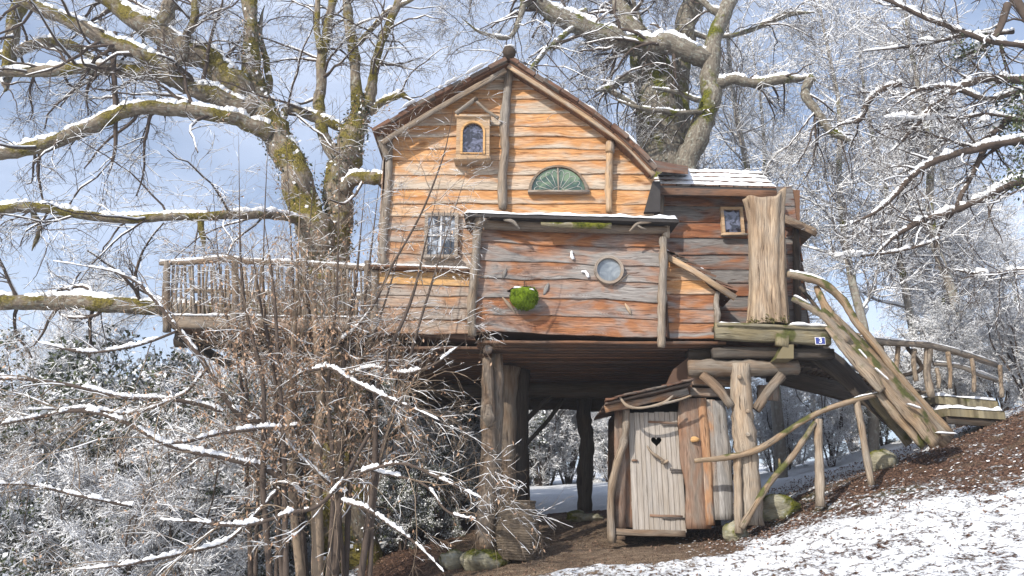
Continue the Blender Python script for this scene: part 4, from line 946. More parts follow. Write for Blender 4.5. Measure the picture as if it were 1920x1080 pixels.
vlog('curved_arm', 'drift', [(1485, 560, 12.6), (1515, 575, 12.6), (1545, 594, 12.6), (1590, 640, 12.6)], [4, 6.5, 7, 9], dr)
vlog('curved_arm', 'drift', [(1530, 537, 13.0), (1545, 570, 12.95), (1562, 600, 12.9), (1600, 650, 12.85), (1660, 720, 12.8)], [5, 8, 10, 11, 9], dr)
vlog('dark_arm', 'darklog', [(1500, 538, 13.3), (1522, 565, 13.2), (1546, 597, 13.1)], [3.5, 3.5, 4], dr)
flat('dark_plank', [(1500, 640, 13.5), (1570, 690, 13.5), (1680, 800, 13.5)], [60, 60, 30], .2, 'darklog')
sp_pts = [P(*q) for q in ((1480, 509, 12.9), (1506, 513, 12.9), (1545, 526, 12.9), (1576, 553, 12.9))]
ps = pad(smooth_path(sp_pts, 5), 16); V, F, U = tubes(ps[None], np.full((1, 16), .035)*rng.uniform(.7, 1.2, (1, 16)), 7); mk('snow', V, F, 'snow', dr)
for q in (((1488, 554, 12.58), (1515, 569, 12.58)), ((1610, 655, 12.5), (1625, 672, 12.5)), ((1700, 757, 12.45), (1725, 766, 12.45)), ((1755, 812, 12.6), (1790, 814, 12.7)), ((1640, 690, 12.45), (1665, 712, 12.45))):
    snow_strip(P(*q[0]), P(*q[1]), .12, .035, dr, 9)
# ------------------------------------------------------------ boardwalk behind, with rail
bw = thing('boardwalk', P(1650, 760, 15.5), 'dark timber boardwalk with branch railing leading to the hillside', 'boardwalk')
B().add(*board(P(1440, 700, 14.2), P(1700, 764, 14.6), .12, .30, Z1, 8)).build('side_beam', 'darklog', bw)
B().add(*board(P(1460, 672, 15.6), P(1720, 742, 16.0), .12, .24, Z1, 8)).build('side_beam', 'darklog', bw)
A0, A1 = P(1440, 688, 14.2), P(1740, 750, 14.6)
for i in range(26):
    a = A0+(A1-A0)*(i+.5)/26+Z1*.14
    B().add(*board(a, a+np.array((.1, 1.5, .0)), .115, .035, Z1, 2)).build('deck_board', 'post', bw)
for i in range(9):
    x0_ = 1745+i*3
snow_strip(P(1500, 668, 15.6), P(1615, 694, 15.7), .3, .06, bw, 20)
vlog('top_rail', 'greylog', [(1610, 636, 14.3), (1660, 643, 14.3), (1740, 648, 14.4), (1800, 663, 14.6), (1870, 686, 14.9)], [5, 5.5, 5.5, 5, 4], bw)
vlog('top_rail', 'greylog', [(1500, 608, 15.8), (1560, 618, 15.8), (1640, 636, 15.9), (1740, 646, 16)], [4, 4.5, 4.5, 4], bw)
vlog('lower_rail', 'greylog', [(1750, 682, 14.5), (1800, 688, 14.6), (1840, 705, 14.7), (1875, 715, 14.9)], [3.5, 4, 3.5, 3], bw)
for px_, y0, y1, r_ in ((1684, 650, 730, 4.5), (1714, 655, 715, 4.5), (1742, 652, 745, 7), (1777, 660, 728, 4), (1822, 672, 735, 4), (1875, 685, 745, 4), (1756, 690, 728, 4), (1652, 645, 700, 4)):
    vlog('baluster', 'palelog', [(px_, y0, 14.45), (px_+rng.uniform(-5, 5), (y0+y1)/2, 14.45), (px_+4, y1, 14.45)], [r_, r_, r_], bw, sub=4)
vlog('diagonal_brace', 'darklog', [(1700, 650, 14.5), (1728, 690, 14.5), (1690, 705, 14.5)], [4, 4, 4], bw)
for q in (((1612, 630, 14.3), (1665, 637, 14.3)), ((1668, 637, 14.3), (1738, 642, 14.4)), ((1742, 642, 14.4), (1800, 657, 14.6)), ((1803, 658, 14.6), (1868, 680, 14.9)), ((1752, 678, 14.5), (1800, 684, 14.6)), ((1803, 685, 14.6), (1872, 710, 14.9))):
    snow_strip(P(*q[0]), P(*q[1]), .08, .04, bw, 14)
# snowy steps of boards at the end
for i, (x0_, y0_, x1_, y1_, Y_, lb) in enumerate(((1752, 742, 1870, 752, 14.6, 'upper snow-covered plank step at the top of the bank'), (1775, 765, 1884, 772, 14.2, 'lower snow-covered plank step at the top of the bank'))):
    st = thing('plank_step', P(x0_, y0_+12, Y_), lb, 'step', 'snowy plank steps')
    a, b = P(x0_, y0_, Y_), P(x1_, y1_, Y_); a1 = a+Y1*.8; b1 = b+Y1*.8; a1[2] += .05; b1[2] += .05
    slabpoly([a, b, b1, a1], .14, 'beam', 'tread', st)
    for f_ in (.12, .88):
        q_ = a+(b-a)*f_+Y1*.4-Z1*.13; B().add(*log([q_, (q_[0], q_[1], Hf(q_[0], q_[1])-.15)], .06, 7, 3)).build('leg', 'darklog', st)
    B().add(*board(a+Y1*.08-Z1*.2, b+Y1*.08-Z1*.2, .06, .14, Z1, 5)).build('riser', 'darklog', st); snow_sheet(a-Y1*.02, b-Y1*.02, b1, a1, .07, parent=st, nu=24, seed=i+60)

# ------------------------------------------------------------ balcony on the left
YD = 13.25; bc = thing('balcony', P(500, 610, 14), 'balcony with crooked stick railing wrapped around the oak trunk', 'balcony')
B().add(*board(P(318, 604, YD), P(510, 606, YD), .08, .20, Z1, 8)).build('edge_beam', 'greylog', bc)
B().add(*board(P(511, 606, YD), P(702, 608, YD), .08, .18, Z1, 8)).build('edge_beam', 'orangelow', bc)
zfl = Zp(612, YD)
for i in range(14):
    y0 = YD+.05+i*.2; B().add(*board((Xp(320+i*4, 612, YD), y0+.1, zfl), (Xp(702, 612, YD), y0+.1, zfl), .19, .05, Z1, 6)).build('floor_board', 'floor', bc)
for xx in np.linspace(Xp(330, 612, YD), Xp(690, 612, YD), 6):
    B().add(*board((xx, YD+.1, zfl-.12), (xx, YD+2.9, zfl-.12), .1, .16, Z1, 3)).build('joist', 'darklog', bc)
B().add(*log([P(330, 640, 14.6), P(520, 645, 14.6), P(705, 640, 14.6)], .13, 10, 6)).build('bearer_log', 'darklog', bc)
rail = [(300, 494, YD), (360, 492, YD), (420, 486, YD), (470, 491, YD), (560, 495, YD), (640, 500, YD), (705, 505, YD)]
vlog('top_rail', 'post', rail, [4, 5, 6, 5.5, 5, 5.5, 5], bc)
rp = smooth_path([P(*q) for q in rail], 6)
ps = pad(rp, 60)+Z1*.05; V, F, U = tubes(ps[None], (.045*np.convolve(rng.uniform(.1, 1.3, 62), np.ones(3)/3, 'valid'))[None], 7); mk('snow', V, F, 'snow', bc)
for px_ in (314, 440, 572, 690): vlog('rail_post', 'post', [(px_, 490, YD-.05), (px_+rng.uniform(-3, 3), 550, YD-.05), (px_-1, 622 if px_ < 600 else 606, YD-.05)], [6.5, 7, 7.5], bc)
for i, px_ in enumerate(np.arange(323, 686, 8.2)):
    if min(abs(px_-q) for q in (314, 440, 572, 690)) < 6: continue
    top_ = 497+rng.uniform(-1, 3)+(px_-320)*.015
    vlog('baluster', 'greylog' if i % 3 else 'post', [(px_+rng.normal(0, 2.5), top_, YD), (px_+rng.normal(0, 2), 550, YD), (px_+rng.normal(0, 1.5), 598, YD)], [rng.uniform(2, 3.2)]*3, bc, S=6, sub=3)
snow_strip(P(320, 592, YD+.02), P(520, 594, YD+.02), .16, .05, bc, 40); snow_strip(P(525, 594, YD+.02), P(690, 596, YD+.02), .12, .04, bc, 40)
# back railing of the balcony
YBk = 15.6
vlog('top_rail', 'post', [(350, 545, YBk), (450, 548, YBk), (560, 552, YBk), (690, 560, YBk)], [4, 4.5, 4.5, 4], bc)
for px_ in np.arange(360, 690, 13): vlog('baluster', 'greylog', [(px_, 548, YBk), (px_+rng.normal(0, 3), 600, YBk), (px_+rng.normal(0, 3), 638, YBk)], [2.6, 2.6, 2.6], bc, S=6, sub=2)
snow_strip(P(352, 541, YBk), P(690, 556, YBk), .09, .06, bc, 50)

# ------------------------------------------------------------ the two great oaks
def limbs_of(parent, specs, mat, S=12, nm='limb', snow=1., jit=.05):
    out = []
    for spec in specs:
        pts = [P(a, b, Y) for a, b, Y, r in spec]; rad = [PR(a, b, Y, r) for a, b, Y, r in spec]
        if mat != 'barkT' and (spec[-1][0] <= 8 or spec[-1][1] <= 8):        # limbs go on beyond the picture and taper out there
            d_ = norm(pts[-1]-pts[-2])
            pts += [pts[-1]+d_*1.3+Z1*.1, pts[-1]+d_*2.6-Z1*.1]; rad += [rad[-1]*.6, rad[-1]*.12]
        p = smooth_path(pts, 7); K = len(p); r = np.interp(np.linspace(0, 1, K), np.linspace(0, 1, len(rad)), rad)
        j = rng.normal(0, 1, (K, 3)); 
        for _ in range(2): j[1:-1] = (j[:-2]+j[1:-1]+j[2:])/3
        p = p+j*r[:, None]*.30; r = r*(1+rng.normal(0, .05, K))
        if 8 < spec[-1][0] < 1912 and spec[-1][1] > 8 and len(spec) > 2: r = r*np.minimum(1, .18+3.2*np.linspace(1, 0, K))
        if mat == 'barkH': r = r*(.68 if spec[0][1] < 1100 else .85)
        nm_ = 'trunk' if r[0] > .28 else nm
        ms = S if r[0] > .06 else 7
        B().add(*sweep(p, circ(ms), None, r, jit)).build(nm_, mat if r[0] > .05 else 'barkT', parent)
        out.append((p, r))
        # snow resting along the top
        T = norm(np.gradient(p, axis=0)); hz = np.sqrt(1-np.clip(T[:, 2]**2, 0, 1)); Ks = K*4
        pp = pad(p, Ks); r2 = np.interp(np.linspace(0, 1, Ks), np.linspace(0, 1, K), r); h2 = np.interp(np.linspace(0, 1, Ks), np.linspace(0, 1, K), hz)
        lm = np.convolve(rng.uniform(.0, 1.9, Ks+2), np.ones(3)/3, 'valid')
        gap = np.clip((np.convolve(rng.uniform(0, 1, Ks+8), np.ones(9)/9, 'valid')-(.38 if r[0] > .1 else .43))*11, 0, 1)
        th = snow*np.clip((h2-.45)*2.2, 0, 1)*lm*gap*np.minimum(.014+.55*r2, .020+.16*r2)
        if th.max() > .004:
            pp = pp+Z1*(r2*.55+th*.55)[:, None]; rr_ = np.where(th > .003, r2*.66+th*.55, r2*.35)
            V, F, U = tubes(pp[None], rr_[None], 8); V = V+rng.normal(0, 1, V.shape)*np.repeat(np.minimum(rr_*.16, .012), 8)[:, None]; mk('snow', V, F, 'snow', parent, U)
    return out
def twiggery(parent, base, counts, ty=0., snow_keep=.8, snow_amt=1., mat='barkT', g=None, ysq=.6, droop=-.05, rm=.0038, smat='snow', K0=14, levels=None, wig=.22, full=.85):
    g = g or np.random.default_rng(11)
    P0 = np.stack([pad(p, K0) for p, r in base]); R0 = np.stack([np.interp(np.linspace(0, 1, K0), np.linspace(0, 1, len(r)), r) for p, r in base])
    levels = levels or [((.9, 2.5), 1.0, 9, .28, .055), ((.5, 1.3), .8, 6, .42, .02), ((.22, .65), .75, 4, .5, .012), ((.10, .32), .7, 3, .6, .008)]
    src = (P0, R0); tb = B(); sb = B(); allp = []
    for n, (L, ang, K, rr, rmx) in zip(counts, levels):
        a, r = grow(src[0], src[1], n, L, ang, K, (0, ty, droop), wig, rr, .35, g=g, rmin=rm, ysq=ysq, rmax=rmx)
        tb.add(*tubes(a, r, 5 if rmx > .05 else 3))
        sb.add(*snowtubes(a, r, snow_amt, snow_keep, 4 if rmx > .02 else 3, g, full=full))
        src = (a, r) if K >= 4 else src; allp.append((a, r))
    tag(tb.build('twig', mat, parent), kind='stuff'); tag(sb.build('snow_on_twig', smat, parent), kind='stuff')
    return allp
# left oak
oakL = thing('oak_tree', gp(630, 15.9), 'great mossy oak growing through the balcony left of the house', 'tree')
YO1 = 15.8
specL = [
 [(640, 1110, YO1, 62), (645, 900, YO1, 55), (640, 750, YO1, 50), (620, 620, YO1, 46), (612, 520, YO1, 42), (600, 460, YO1, 38)],
 [(608, 520, YO1, 34), (580, 420, YO1-.2, 32), (545, 320, YO1-.3, 28), (512, 240, YO1-.3, 26), (482, 180, YO1-.3, 21), (470, 90, YO1-.3, 15), (470, -30, YO1-.3, 14)],
 [(612, 530, YO1, 34), (632, 430, YO1+.1, 28), (640, 340, YO1+.1, 27), (655, 270, YO1, 25), (672, 215, YO1, 20), (680, 180, YO1, 12)],
 [(480, 205, YO1-.4, 19), (420, 190, YO1-.6, 18), (370, 165, YO1-.7, 17), (320, 145, YO1-.8, 17), (260, 135, YO1-.9, 14), (180, 128, YO1-1, 12), (90, 132, YO1-1, 11), (-30, 132, YO1-1, 9)],
 [(470, 175, YO1-.4, 22), (420, 140, YO1-.6, 24), (370, 105, YO1-.7, 24), (300, 62, YO1-.8, 22), (230, 22, YO1-.8, 17), (170, -20, YO1-.8, 14)],
 [(330, 135, YO1-.9, 16), (270, 105, YO1-1.1, 14), (200, 75, YO1-1.2, 13), (130, 40, YO1-1.3, 12), (60, 10, YO1-1.4, 11), (10, -25, YO1-1.4, 9)],
 [(322, 132, YO1-.9, 10), (345, 100, YO1-1, 9), (350, 70, YO1-1, 8), (365, 35, YO1-1, 8), (372, -20, YO1-1, 7)],
 [(300, 60, YO1-.8, 16), (312, 25, YO1-.8, 14), (318, -20, YO1-.8, 12)],
 [(512, 250, YO1-.4, 18), (460, 230, YO1-.7, 14), (400, 212, YO1-1, 13), (320, 202, YO1-1.2, 13), (230, 208, YO1-1.3, 13), (170, 235, YO1-1.3, 13), (100, 265, YO1-1.4, 13), (30, 285, YO1-1.4, 12), (-40, 290, YO1-1.4, 10)],
 [(640, 330, YO1, 14), (602, 240, YO1, 11), (600, 180, YO1+.1, 11), (602, 120, YO1+.1, 9), (615, 50, YO1+.1, 8), (628, -20, YO1+.1, 7)],
 [(601, 100, YO1, 7), (594, 50, YO1, 6), (598, -20, YO1, 5)],
 [(672, 220, YO1, 14), (668, 150, YO1, 10), (663, 90, YO1, 10), (652, 20, YO1, 9), (648, -20, YO1, 8)],
 [(685, 200, YO1, 13), (698, 150, YO1, 9), (712, 90, YO1, 8), (735, 30, YO1, 8), (755, -10, YO1, 7)],
 [(672, 85, YO1, 6), (700, 50, YO1, 5), (730, 20, YO1, 5), (760, 5, YO1, 4)],
 [(520, 230, YO1-.2, 10), (545, 205, YO1, 8), (580, 215, YO1, 9), (640, 240, YO1, 8), (670, 250, YO1, 7)],
 [(505, 170, YO1-.2, 7), (500, 120, YO1-.1, 6), (488, 60, YO1-.1, 5), (495, 10, YO1, 4)],
 [(640, 350, YO1-.3, 14), (680, 335, YO1-.6, 13), (735, 330, YO1-.9, 11)],
 [(690, 210, YO1, 9), (720, 190, YO1, 7), (755, 178, YO1, 6), (775, 195, YO1, 4)],
 [(610, 470, YO1-.2, 12), (560, 415, YO1-.6, 9), (480, 403, YO1-1.6, 8), (380, 405, YO1-2, 8), (250, 410, YO1-2.2, 8), (150, 402, YO1-2.4, 9), (60, 388, YO1-2.6, 10), (-40, 395, YO1-2.6, 9)],
 [(600, 590, YO1-.2, 20), (480, 585, YO1, 16), (330, 578, YO1, 14), (200, 570, YO1, 15), (80, 566, YO1, 15), (-40, 566, YO1, 15)],
 [(370, 400, YO1-2, 6), (378, 430, YO1-2, 6), (384, 470, YO1-2, 5)],
 [(60, 395, YO1-2.5, 6), (75, 430, YO1-2.5, 5), (60, 470, YO1-2.5, 4)],
 [(218, 60, YO1-1.2, 4), (212, 120, YO1-1.2, 5), (215, 190, YO1-1.2, 5), (218, 250, YO1-1.2, 4), (212, 300, YO1-1.2, 3), (200, 330, YO1-1.2, 2)],
 [(40, 0, YO1, 14), (25, 60, YO1, 12), (12, 140, YO1, 12), (10, 175, YO1, 8)],
 [(-20, 110, YO1, 6), (40, 95, YO1, 9), (90, 78, YO1, 10), (150, 95, YO1, 8), (200, 125, YO1, 6)],
]
bl = limbs_of(oakL, specL, 'barkL')
twiggery(oakL, bl[3:], (240, 1100, 4600, 10000), 0, .75, .9, full=.7, g=np.random.default_rng(21), droop=-.10)
# ivy leaves and dead leaves clinging to the trunk
iv = []
for (p, r), n, y1_ in ((bl[0], 3800, 1.12), (bl[1], 2200, .7), (bl[2], 2600, 1.)):
    t = rng.uniform(0, .999*y1_ if y1_ <= 1 else .999, n)*(len(p)-1); i = t.astype(int); i = np.minimum(i, len(p)-2); f = (t-i)[:, None]
    c_ = p[i]*(1-f)+p[i+1]*f; d_ = norm(rng.normal(size=(n, 3))); iv.append(c_+d_*(r[i]*1.08+np.abs(rng.normal(0, .05, n)))[:, None])
iv = np.concatenate(iv); m = rng.random(len(iv))
V, F = leaves(iv[m < .58], .065); tag(mk('ivy_leaf', V, F, 'leafgreen', oakL, smooth=False), kind='stuff')
V, F = leaves(iv[(m >= .58) & (m < .86)], .06, droop=1); tag(mk('dead_leaf', V, F, 'leafbrown', oakL, smooth=False), kind='stuff')
V, F = leaves(iv[m >= .86]+Z1*.02, .075, asp=1.1); tag(mk('snow_fleck', V, F, 'snow', oakL, smooth=False), kind='stuff')
# right oak, behind the roof
YO2 = 18.6
oakR = thing('oak_tree', gp(1240, YO2), 'thick lichen-grey oak rising behind the right side of the roof', 'tree')
specR = [
 [(1245, 900, YO2, 60), (1245, 600, YO2, 52), (1243, 400, YO2, 50), (1238, 280, YO2, 46), (1222, 160, YO2, 38), (1212, 90, YO2, 35), (1205, 60, YO2, 30)],
 [(1262, 320, YO2+.1, 30), (1270, 220, YO2+.1, 22), (1278, 120, YO2+.1, 19), (1285, 60, YO2+.1, 20), (1305, -20, YO2+.1, 19)],
 [(1300, 900, YO2-.6, 28), (1290, 500, YO2-.6, 26), (1292, 320, YO2-.6, 22), (1310, 250, YO2-.7, 21), (1334, 190, YO2-.8, 18), (1332, 120, YO2-.8, 18), (1345, 60, YO2-.8, 14), (1375, -20, YO2-.8, 13)],
 [(1335, 115, YO2-.8, 17), (1290, 95, YO2-.9, 19), (1235, 82, YO2-.9, 20), (1180, 84, YO2-.9, 19), (1120, 62, YO2-1, 19), (1060, 32, YO2-1.1, 18), (1010, 10, YO2-1.2, 14), (970, -15, YO2-1.2, 11)],
 [(1195, 70, YO2, 22), (1175, 40, YO2, 18), (1160, 0, YO2, 14), (1150, -20, YO2, 13)],
 [(1200, 60, YO2+.1, 10), (1190, 20, YO2+.1, 8), (1182, -20, YO2+.1, 8)],
 [(1192, 145, YO2-.4, 10), (1165, 150, YO2-.6, 8), (1145, 165, YO2-.8, 8), (1117, 172, YO2-1, 6)],
 [(1140, 168, YO2-.8, 5), (1170, 185, YO2-.9, 5), (1205, 205, YO2-1, 4)],
 [(1345, 160, YO2-.8, 12), (1375, 152, YO2-.9, 9), (1420, 155, YO2-1, 9), (1470, 148, YO2-1.1, 9), (1520, 145, YO2-1.1, 10)],
 [(1518, 145, YO2-1.1, 9), (1512, 175, YO2-1.1, 8), (1530, 205, YO2-1.1, 8), (1548, 235, YO2-1.1, 8), (1580, 260, YO2-1.1, 7), (1612, 262, YO2-1.1, 3)],
 [(1340, 205, YO2-.8, 7), (1300, 210, YO2-1, 5), (1250, 210, YO2-1.2, 5), (1190, 200, YO2-1.4, 4), (1140, 180, YO2-1.4, 2.5)],
 [(1310, 190, YO2-1, 5), (1265, 172, YO2-1.2, 4), (1220, 165, YO2-1.4, 3)],
 [(1350, 25, YO2-.8, 8), (1330, 15, YO2-.8, 6), (1310, -10, YO2-.8, 6)],
 [(1290, 60, YO2, 6), (1330, 70, YO2, 4), (1400, 60, YO2, 4), (1470, 30, YO2, 6), (1530, 22, YO2, 5)],
 [(1075, 50, YO2-1.1, 5), (1040, 80, YO2-1.8, 5), (1010, 110, YO2-2.6, 4.5), (985, 150, YO2-3.6, 4), (975, 190, YO2-4.6, 3), (962, 205, YO2-5.2, 2.2)],
 [(1100, 20, YO2-1, 5), (1080, 30, YO2-1, 4), (1110, 60, YO2-1, 4)],
 [(985, -10, YO2-1.5, 7), (975, 30, YO2-1.6, 5), (955, 70, YO2-1.8, 4), (900, 60, YO2-2, 3), (860, 30, YO2-2, 2)],
]
br = limbs_of(oakR, specR, 'barkR')
twiggery(oakR, br[3:], (220, 1000, 4200, 9000), .3, .75, .95, full=.75, g=np.random.default_rng(22), droop=-.06)
c_, r_ = br[0]; n = 500; t = rng.uniform(.4, .85, n)*(len(c_)-1); i = t.astype(int)
V, F = leaves(c_[i]+norm(rng.normal(size=(n, 3)))*(r_[i]*1.05+np.abs(rng.normal(0, .05, n)))[:, None], .06); tag(mk('ivy_leaf', V, F, 'mossdark', oakR, smooth=False), kind='stuff')
# tree reaching in from the right
YT3 = 13.0
tr = thing('overhanging_tree', gp(2080, 13.5), 'ivy-hung tree at the right edge reaching crooked snowy branches left', 'tree')
specT = [
 [(2060, 900, YT3+.5, 34), (2040, 500, YT3+.5, 30), (2010, 250, YT3+.3, 26), (1990, 80, YT3, 20), (1980, -60, YT3, 16)],
 [(2020, 330, YT3+.2, 12), (1950, 275, YT3, 8), (1900, 266, YT3, 7.5), (1830, 280, YT3, 7), (1760, 300, YT3, 6.5), (1720, 320, YT3, 6), (1680, 365, YT3, 5), (1630, 405, YT3, 5), (1580, 425, YT3, 3.5)],
 [(2030, 400, YT3, 10), (1960, 345, YT3, 9), (1900, 345, YT3, 8), (1840, 375, YT3, 6), (1790, 395, YT3, 6), (1740, 410, YT3, 6), (1690, 435, YT3, 5), (1660, 460, YT3, 4), (1628, 500, YT3, 3)],
 [(2010, 250, YT3+.2, 9), (1940, 225, YT3+.2, 8), (1890, 225, YT3+.2, 7), (1850, 270, YT3+.2, 6), (1830, 310, YT3+.2, 5), (1790, 390, YT3+.2, 4), (1765, 430, YT3+.2, 4), (1750, 480, YT3+.2, 3)],
 [(1995, 150, YT3, 9), (1920, 150, YT3, 8), (1850, 148, YT3, 7), (1800, 165, YT3, 7), (1760, 190, YT3, 6), (1730, 220, YT3, 5), (1690, 265, YT3, 4), (1670, 285, YT3, 3)],
 [(1998, 180, YT3, 7), (1920, 172, YT3, 6), (1850, 185, YT3, 5), (1790, 165, YT3, 5), (1720, 170, YT3, 4), (1660, 210, YT3, 3)],
 [(1985, 120, YT3-.3, 5), (1920, 88, YT3-.3, 5.5), (1850, 75, YT3-.3, 5), (1790, 55, YT3-.3, 4.5), (1730, 30, YT3-.3, 4), (1655, -5, YT3-.3, 3.5)],
 [(1970, 90, YT3, 9), (1905, 5, YT3, 9), (1890, -30, YT3, 8)],
 [(1890, 10, YT3, 7), (1870, 60, YT3, 6), (1840, 90, YT3, 5), (1790, 110, YT3, 3)],
 [(1900, 60, YT3+.4, 4), (1800, 70, YT3+.4, 3), (1720, 85, YT3+.4, 2.6), (1600, 98, YT3+.4, 2)],
 [(1690, 158, YT3+.4, 5), (1650, 170, YT3+.4, 5), (1625, 195, YT3+.4, 6), (1610, 225, YT3+.4, 5), (1570, 235, YT3+.4, 4)],
 [(2030, 530, YT3, 5), (1920, 508, YT3, 4), (1850, 516, YT3, 3), (1760, 500, YT3, 2)],
 [(1760, 450, YT3, 3), (1690, 470, YT3, 2.5), (1610, 480, YT3, 2.5), (1555, 476, YT3, 1.5)],
 [(1940, 230, YT3, 3), (1860, 215, YT3, 3), (1790, 220, YT3, 3), (1700, 215, YT3, 2), (1660, 220, YT3, 1.5)],
]
b3 = limbs_of(tr, specT, 'barkT', snow=1.5)
twiggery(tr, b3[1:], (180, 800, 2800, 5000), 0, .6, .9, full=.65, g=np.random.default_rng(23), droop=-.05, levels=[((.7, 1.8), .9, 8, .38, .03), ((.35, .9), .8, 6, .45, .014), ((.18, .5), .75, 4, .6, .008), ((.08, .25), .7, 3, .7, .006)], rm=.0035)
iv = np.concatenate([P(px_, py_, YT3)+rng.normal(0, 1, (n, 3))*np.array((.20, .25, sz)) for px_, py_, n, sz in ((1820, 100, 420, .10), (1915, 225, 900, .22), (1915, 170, 400, .1), (1905, 340, 220, .10), (1935, 300, 500, .25))])
V, F = leaves(iv, .06); tag(mk('ivy_leaf', V, F, 'leafgreen', tr, smooth=False), kind='stuff')
cl = []
for q in ((1600, 475, 22, 7), (1575, 480, 10, 6), (1840, 512, 14, 9), (1700, 18, 20, 6), (1690, 12, 8, 12), (1735, 75, 14, 5), (1855, 75, 12, 6), (1833, 85, 5, 12), (1745, 218, 26, 5), (1690, 218, 26, 6), (1848, 222, 8, 9)):
    cl.append(blob(P(q[0], q[1], YT3-.1), (px2m(q[2], q[1], YT3), .07, px2m(q[3], q[1], YT3)), q[0], 12, .3))
[B().add(*c).build('snow_clump', 'snow', tr) for c in cl]

# ------------------------------------------------------------ hazel thicket in front of the balcony
YZ = 11.2
hz_ = thing('hazel_bush', gp(580, YZ), 'many-stemmed hazel with dead brown leaves in front of the balcony', 'bush')
gz = np.random.default_rng(31); spec = []
base_px = [(470, 6), (500, 8), (520, 5), (545, 7), (560, 11), (575, 6), (590, 8), (600, 14), (615, 7), (630, 9), (650, 7), (668, 8), (640, 5), (530, 6), (485, 5), (690, 6)]
tops = [(395, 330), (440, 250), (505, 150), (490, 380), (560, 330), (530, 200), (600, 300), (590, 520), (640, 180), (690, 320), (720, 250), (820, 330), (760, 420), (470, 450), (420, 480), (880, 300)]
for (bx, br_), (tx, ty) in zip(base_px, tops):
    y_ = YZ+gz.uniform(-.5, .6); f_ = gz.normal(0, 10, 4)
    spec.append([(bx+gz.normal(0, 6), 1120, y_, br_), (bx+(tx-bx)*.12+f_[0], 900, y_, br_*.85), (bx+(tx-bx)*.3+f_[1], 720, y_, br_*.62), (bx+(tx-bx)*.6+f_[2], 540, y_, br_*.45), (tx+f_[3]*.4, ty, y_, 1.3)])
spec += [
 [(640, 930, YZ, 9), (560, 860, YZ-.2, 9), (500, 800, YZ-.3, 9), (440, 770, YZ-.4, 8.5), (390, 690, YZ-.5, 7.5), (335, 620, YZ-.6, 6.5), (275, 545, YZ-.7, 5), (215, 510, YZ-.8, 4), (100, 490, YZ-.9, 3)],
 [(570, 930, YZ-.2, 9), (500, 880, YZ-.4, 8), (430, 860, YZ-.6, 7), (330, 840, YZ-.8, 6), (230, 790, YZ-1, 5.5), (150, 770, YZ-1.1, 5), (60, 785, YZ-1.2, 4.5), (-30, 800, YZ-1.3, 4)],
 [(420, 770, YZ-.4, 7), (330, 750, YZ-.6, 6), (230, 745, YZ-.8, 5.5), (130, 722, YZ-1, 5), (50, 712, YZ-1, 4.5), (-30, 708, YZ-1, 4)],
 [(690, 820, YZ-.5, 5), (640, 900, YZ-.6, 6), (600, 945, YZ-.7, 6), (540, 965, YZ-.8, 6), (450, 985, YZ-.9, 5.5), (380, 980, YZ-1, 5), (300, 975, YZ-1.1, 3.5)],
 [(560, 800, YZ-.4, 6), (480, 805, YZ-.6, 6), (400, 815, YZ-.8, 5), (340, 830, YZ-1, 4), (280, 835, YZ-1.1, 3)],
 [(640, 905, YZ-.6, 5), (700, 878, YZ-.8, 4.5), (760, 870, YZ-1, 4), (830, 900, YZ-1.1, 3.5), (900, 935, YZ-1.2, 3)],
 [(640, 940, YZ-.6, 5), (690, 955, YZ-.9, 4.5), (740, 990, YZ-1, 4), (780, 1020, YZ-1.1, 3.5), (830, 1070, YZ-1.2, 3)],
 [(660, 700, YZ-.2, 5), (700, 690, YZ-.4, 5), (760, 700, YZ-.6, 4), (820, 680, YZ-.8, 3.5), (870, 640, YZ-1, 2.5)],
 [(560, 700, YZ-.3, 5), (620, 690, YZ-.5, 5), (670, 720, YZ-.6, 5), (760, 760, YZ-.8, 3.5), (850, 800, YZ-.9, 2)],
 [(520, 920, YZ-.4, 6), (430, 1010, YZ-.6, 5), (330, 1040, YZ-.8, 5), (230, 1060, YZ-1, 4), (120, 1070, YZ-1, 3)],
 [(390, 690, YZ-.5, 5), (340, 740, YZ-.7, 4), (240, 775, YZ-.8, 4), (160, 765, YZ-.9, 3.5), (20, 770, YZ-1, 3)],
 [(335, 620, YZ-.6, 4), (250, 650, YZ-.7, 4), (160, 660, YZ-.8, 3.5), (60, 640, YZ-.9, 3)],
 [(250, 950, YZ-.6, 4), (150, 930, YZ-.8, 4), (60, 910, YZ-.9, 3.5), (-30, 905, YZ-1, 3)],
 [(680, 880, YZ-.6, 4), (790, 905, YZ-.9, 3.6), (840, 960, YZ-1, 3), (900, 975, YZ-1.1, 2)],
 [(640, 640, YZ, 5), (690, 590, YZ-.2, 4), (735, 500, YZ-.3, 3.5), (790, 400, YZ-.4, 3), (835, 280, YZ-.5, 2.2), (850, 200, YZ-.5, 1.5)],
]
bz_ = limbs_of(hz_, spec, 'barkH', S=8, nm='stem', snow=1.25, jit=.03)
al = twiggery(hz_, bz_, (310, 1500, 5400, 8000), 0, .5, .75, full=.6, mat='barkH', g=gz, droop=-.12, ysq=.8, rm=.0022,
    levels=[((.6, 1.7), .65, 8, .5, .011), ((.35, .95), .7, 6, .55, .0065), ((.18, .5), .7, 4, .6, .0045), ((.08, .24), .7, 3, .7, .0035)], wig=.14)
a2 = al[2][0].reshape(-1, 3)
